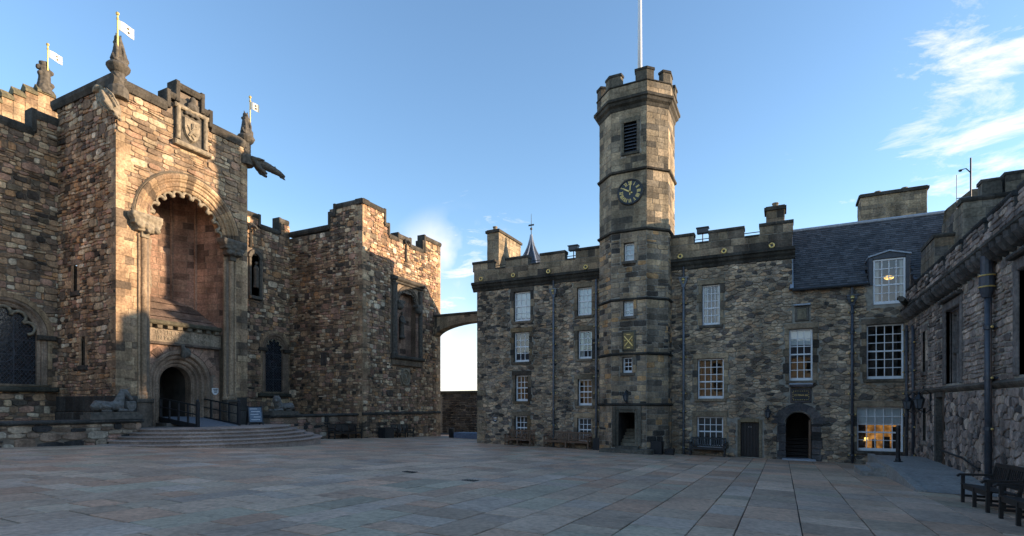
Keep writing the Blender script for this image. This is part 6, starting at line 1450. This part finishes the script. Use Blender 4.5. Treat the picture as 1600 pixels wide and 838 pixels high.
hd_ = MB(); a, b, c, d = HD; blk(hd_, fh, a-.2, a, -1.0, d+.2, -.3, .05, .02, (.12, .08, .055)); blk(hd_, fh, b, b+.2, -1.0, d+.2, -.3, .05, .02, (.11, .095, .08)); blk(hd_, fh, a, b, d, d+.2, -.3, .05, .02, (.1, .085, .07)); hdo = hd_.build('hall_doorway', STONE, gh); mb = MB(); mb.face([fh(a, -1, -.28), fh(b, -1, -.28), fh(b, d, -.28), fh(a, d, -.28)]); mb.build('dark_door', DOORW, hdo)
pipe(gh, fh, 18.66, -.75, 5.0, BLUEP, .082, n_=.17, step=1.35); mb = MB(); mb.lathe(fh(18.66, 0, .2), [(.11, 4.5), (.17, 4.75), (.17, 5.1), (.14, 5.12), (.14, 5.6)], 12); hp = mb.build('rain_head', BLUEP, gh); mb = MB(); [mb.tube([fh(18.66+.175*math.cos(q*.4), z_, .2+.175*math.sin(q*.4)) for q in range(17)], .02, 6, cap=False) for z_ in (4.78, 5.08)]; mb.build('gilt_band', GOLD, hp)
pipe(gh, fh, 28.3, -.9, 5.0, BLUEP, .06, step=1.2)
mb = MB(); mb.tube([fh(28.9, 5.95, .2), fh(27.8, 6.1, .6)], .12, 8); mb.build('water_spout', DARKST, gh)
# cap-house blocks above the hall
MK = Masonry(gh, 'cap_house_block', MORTAR_P, 120)
for f_, a, b, z0, z1, sd in ((fY(26.0), 6.13, 11, 6.2, 9.3, 1), (fY(27.0), 5.46, 6.6, 6.2, 8.3, 2), (fXm(6.13), 26.0, 29, 6.2, 9.3, 3), (fXm(5.46), 27.0, 29.3, 6.2, 8.3, 4)):
    MK.backing(f_, a, b, z0, z1); MK.rubble(f_, a, b, z0, z1, pal=palette([(.24,.195,.14),(.2,.165,.125),(.28,.2,.13),(.15,.13,.11)], [4,4,2,2], dark=(.06,.055,.05), dk=.3), ch=(.28, .42), ln=(.4, .9), big=0, gap=.006, depth=(.012, .022), wave=0, seed=500+sd, split=0, inset=.008, tilt=.012)
for a, b, z1 in ((6.68, 7.27, 10.05), (7.36, 9.0, 10.2)):
    MK.backing(fY(26.0), a, b, 9.4, z1-.1); MK.rubble(fY(26.0), a, b, 9.46, z1-.12, pal=PTA, ch=(.28, .4), ln=(.3, .8), big=0, gap=.006, depth=(.012, .022), wave=0, seed=510+int(a), split=0, inset=.008, tilt=.012); coping(gh, fY(26.0), a-.04, b+.04, z1, th=.13, over=.05, deep=.5, L=.9, seed=520)
    mb = MB(); mb.box(a+.01, b-.01, 26.01, 26.5, 9.3, z1-.1, (.16, .14, .11)); mb.build('merlon_side', STONE, gh)
MK.finish('small_cap_house_blocks'); coping(gh, fY(26.0), 6.05, 11, 9.46, th=.18, over=.1, deep=.6, seed=530); coping(gh, fY(27.0), 5.4, 6.2, 8.46, th=.16, over=.08, deep=2.2, seed=531)
mb = MB(); mb.face([(6.13, 26, 9.3), (11, 26, 9.3), (11, 29, 9.3), (6.13, 29, 9.3)]); mb.face([(5.46, 27, 8.3), (6.2, 27, 8.3), (6.2, 29.3, 8.3), (5.46, 29.3, 8.3)]); mb.build('cap_house_roof', LEAD, gh)
gb = MB(); gb.mesh_in([(6.3, 30.2, 8), (9.5, 30.2, 8), (9.5, 30.2, 11.0), (7.4, 30.2, 11.05), (6.55, 30.2, 10.35), (6.3, 30.6, 8), (9.5, 30.6, 8), (9.5, 30.6, 11.0), (7.4, 30.6, 11.05), (6.55, 30.6, 10.35)], [(0,1,2,3,4), (9,8,7,6,5), (3,8,9,4), (2,7,8,3)], (.19, .15, .105)); gb.build('rear_gable', STONE, gh)
an = thing('roof_aerial', 'thin aerial mast with small camera above the hall', 'aerial', (6.95, 27, 9.3)); mb = MB(); mb.tube([(6.75, 27.6, 9.3), (6.75, 27.6, 11.5)], .03, 6); mb.build('mast', BLACK, an); mb = MB(); mb.tube([(6.3, 27.6, 9.3), (6.3, 27.6, 10.9)], .012, 6); mb.bar((6.3, 27.6, 9.95), (6.75, 27.6, 9.95), .03); mb.build('whip', GREYP, an); mb = MB(); mb.tube([(6.75, 27.6, 10.9), (6.6, 27.6, 11.1), (6.45, 27.6, 11.08)], .02, 6); mb.ball((6.42, 27.6, 11.05), (.07, .05, .05)); mb.build('camera_arm', BLACK, an)
# right hand ramp, steps, post, rail, lanterns
rm = thing('stone_ramp', 'low stone access ramp and landing along the hall wall', 'ramp', (4.1, 22, -.8)); mb = MB(); RX0, RX1 = 3.3, 5.06; zl = -.45
vs = [(RX0, 17.7, ground(RX0, 17.7)+.01), (RX1, 17.7, ground(RX1, 17.7)+.01), (RX1, 21.2, zl), (RX0, 21.2, zl), (RX0, 27.0, zl), (RX1, 27.0, zl), (RX0, 21.2, -1.2), (RX0, 27.0, -1.2), (RX0, 17.7, -1.2), (RX1, 27, -1.2)]
mb.mesh_in(vs, [(0,1,2,3), (3,2,5,4), (8,0,3,6), (6,3,4,7), (7,4,5,9)], (.30, .29, .27)); mb.build('ramp_surface', PAVE, rm)
for k in range(3): mb = MB(); ya, yb_ = (17.7, 19.45) if k == 0 else (19.45, 21.2) if k == 1 else (21.2, 27.0); za, zb_ = [(ground(RX0, 17.7)+(zl-ground(RX0, 17.7))*(q-17.7)/3.5 if q < 21.2 else zl) for q in (ya, yb_)]; V = [(RX0-.1, ya, -1.2), (RX0+.12, ya, -1.2), (RX0+.12, ya, za+.05), (RX0-.1, ya, za+.05), (RX0-.1, yb_-.01, -1.2), (RX0+.12, yb_-.01, -1.2), (RX0+.12, yb_-.01, zb_+.05), (RX0-.1, yb_-.01, zb_+.05)]; mb.mesh_in(V, [(0,1,2,3), (7,6,5,4), (3,2,6,7), (0,3,7,4), (1,5,6,2)], (.30, .285, .26)); mb.build('kerb_stone', PAVE, rm)
for k, (xa, z_) in enumerate(((2.45, -.66), (2.83, -.53))): mb = MB(); mb.box(xa, RX0-.06, 22.3+.03*k, 24.4-.03*k, -1.2-.02*k, z_, (.30, .28, .25)); mb.build('step_stone', PAVE, rm)
hr = thing('wall_handrail', 'dark metal handrail sloping along the hall wall', 'handrail', (5, 21, 0)); mb = MB(); mb.tube([fh(24.0, .05, .12), fh(21.2, .0, .12), fh(19.6, -.22, .12)], .03, 8); mb.build('rail', BLACK, hr); mb = MB(); [mb.tube([fh(s_, z_, 0), fh(s_, z_-.02, .12)], .015, 6) for s_, z_ in ((23.6, .04), (21.6, 0), (19.9, -.18))]; mb.build('bracket', BLACK, hr)
bo = thing('black_post', 'slim black post standing before the lamp-lit window', 'post', (3.8, 24.1, zl)); mb = MB(); mb.lathe((3.8, 24.1, zl), [(.09, 0), (.09, .1), (.07, .14), (.07, 1.22), (.08, 1.24), (.06, 1.32)], 12); mb.build('shaft', BLACK, bo); mb = MB(); mb.lathe((3.8, 24.1, zl), [(.14, 0), (.14, .03)], 12); mb.build('foot_plate', BLACK, bo)
lantern(4.75, 28.0, 1.45, 'black hanging lantern nearer the palace corner', .32, 0, 1.15); lantern(4.7, 25.6, 1.5, 'black hanging lantern over the hall doorway', .36, 0, 1.15)

# ------------------------------------------------------------------ range closing the court behind the viewer (seen only in the window glass)
wr = thing('west_range', 'plain stone range closing the courtyard behind the viewer', 'building', (-20, -24, 0))
fwr = Fr((0, -24, 0), (1, 0, 0), (0, 1, 0)); wh = [(x0_, x0_+1.1, z0_, z0_+1.7) for x0_ in range(-54, 6, 3) for z0_ in (1.0, 3.6, 6.0)]
MR = Masonry(wr, 'wall_block', CARVE, 0); MR.backing(fwr, -56, 8, -1, 8.2, wh); MR.finish('wall_blocks')
mb = MB(); mb.box(-56, 8, -34, -25.2, -1, 8.1); mb.build('range_core', ROOM, wr)
mb = MB(); mb.mesh_in([(-56.3, -23.7, 8.15), (8.3, -23.7, 8.15), (8.3, -29, 11), (-56.3, -29, 11), (8.3, -34.3, 8.15), (-56.3, -34.3, 8.15)], [(0, 1, 2, 3), (3, 2, 4, 5), (1, 4, 2), (0, 3, 5)]); mb.build('range_roof', BLUEP, wr)
for a_w, b_w, c_w, d_w in wh:
    mb = MB(); mb.face([fwr(a_w, c_w, -.2), fwr(b_w, c_w, -.2), fwr(b_w, d_w, -.2), fwr(a_w, d_w, -.2)]); mb.build('pane', GLASS, wr)
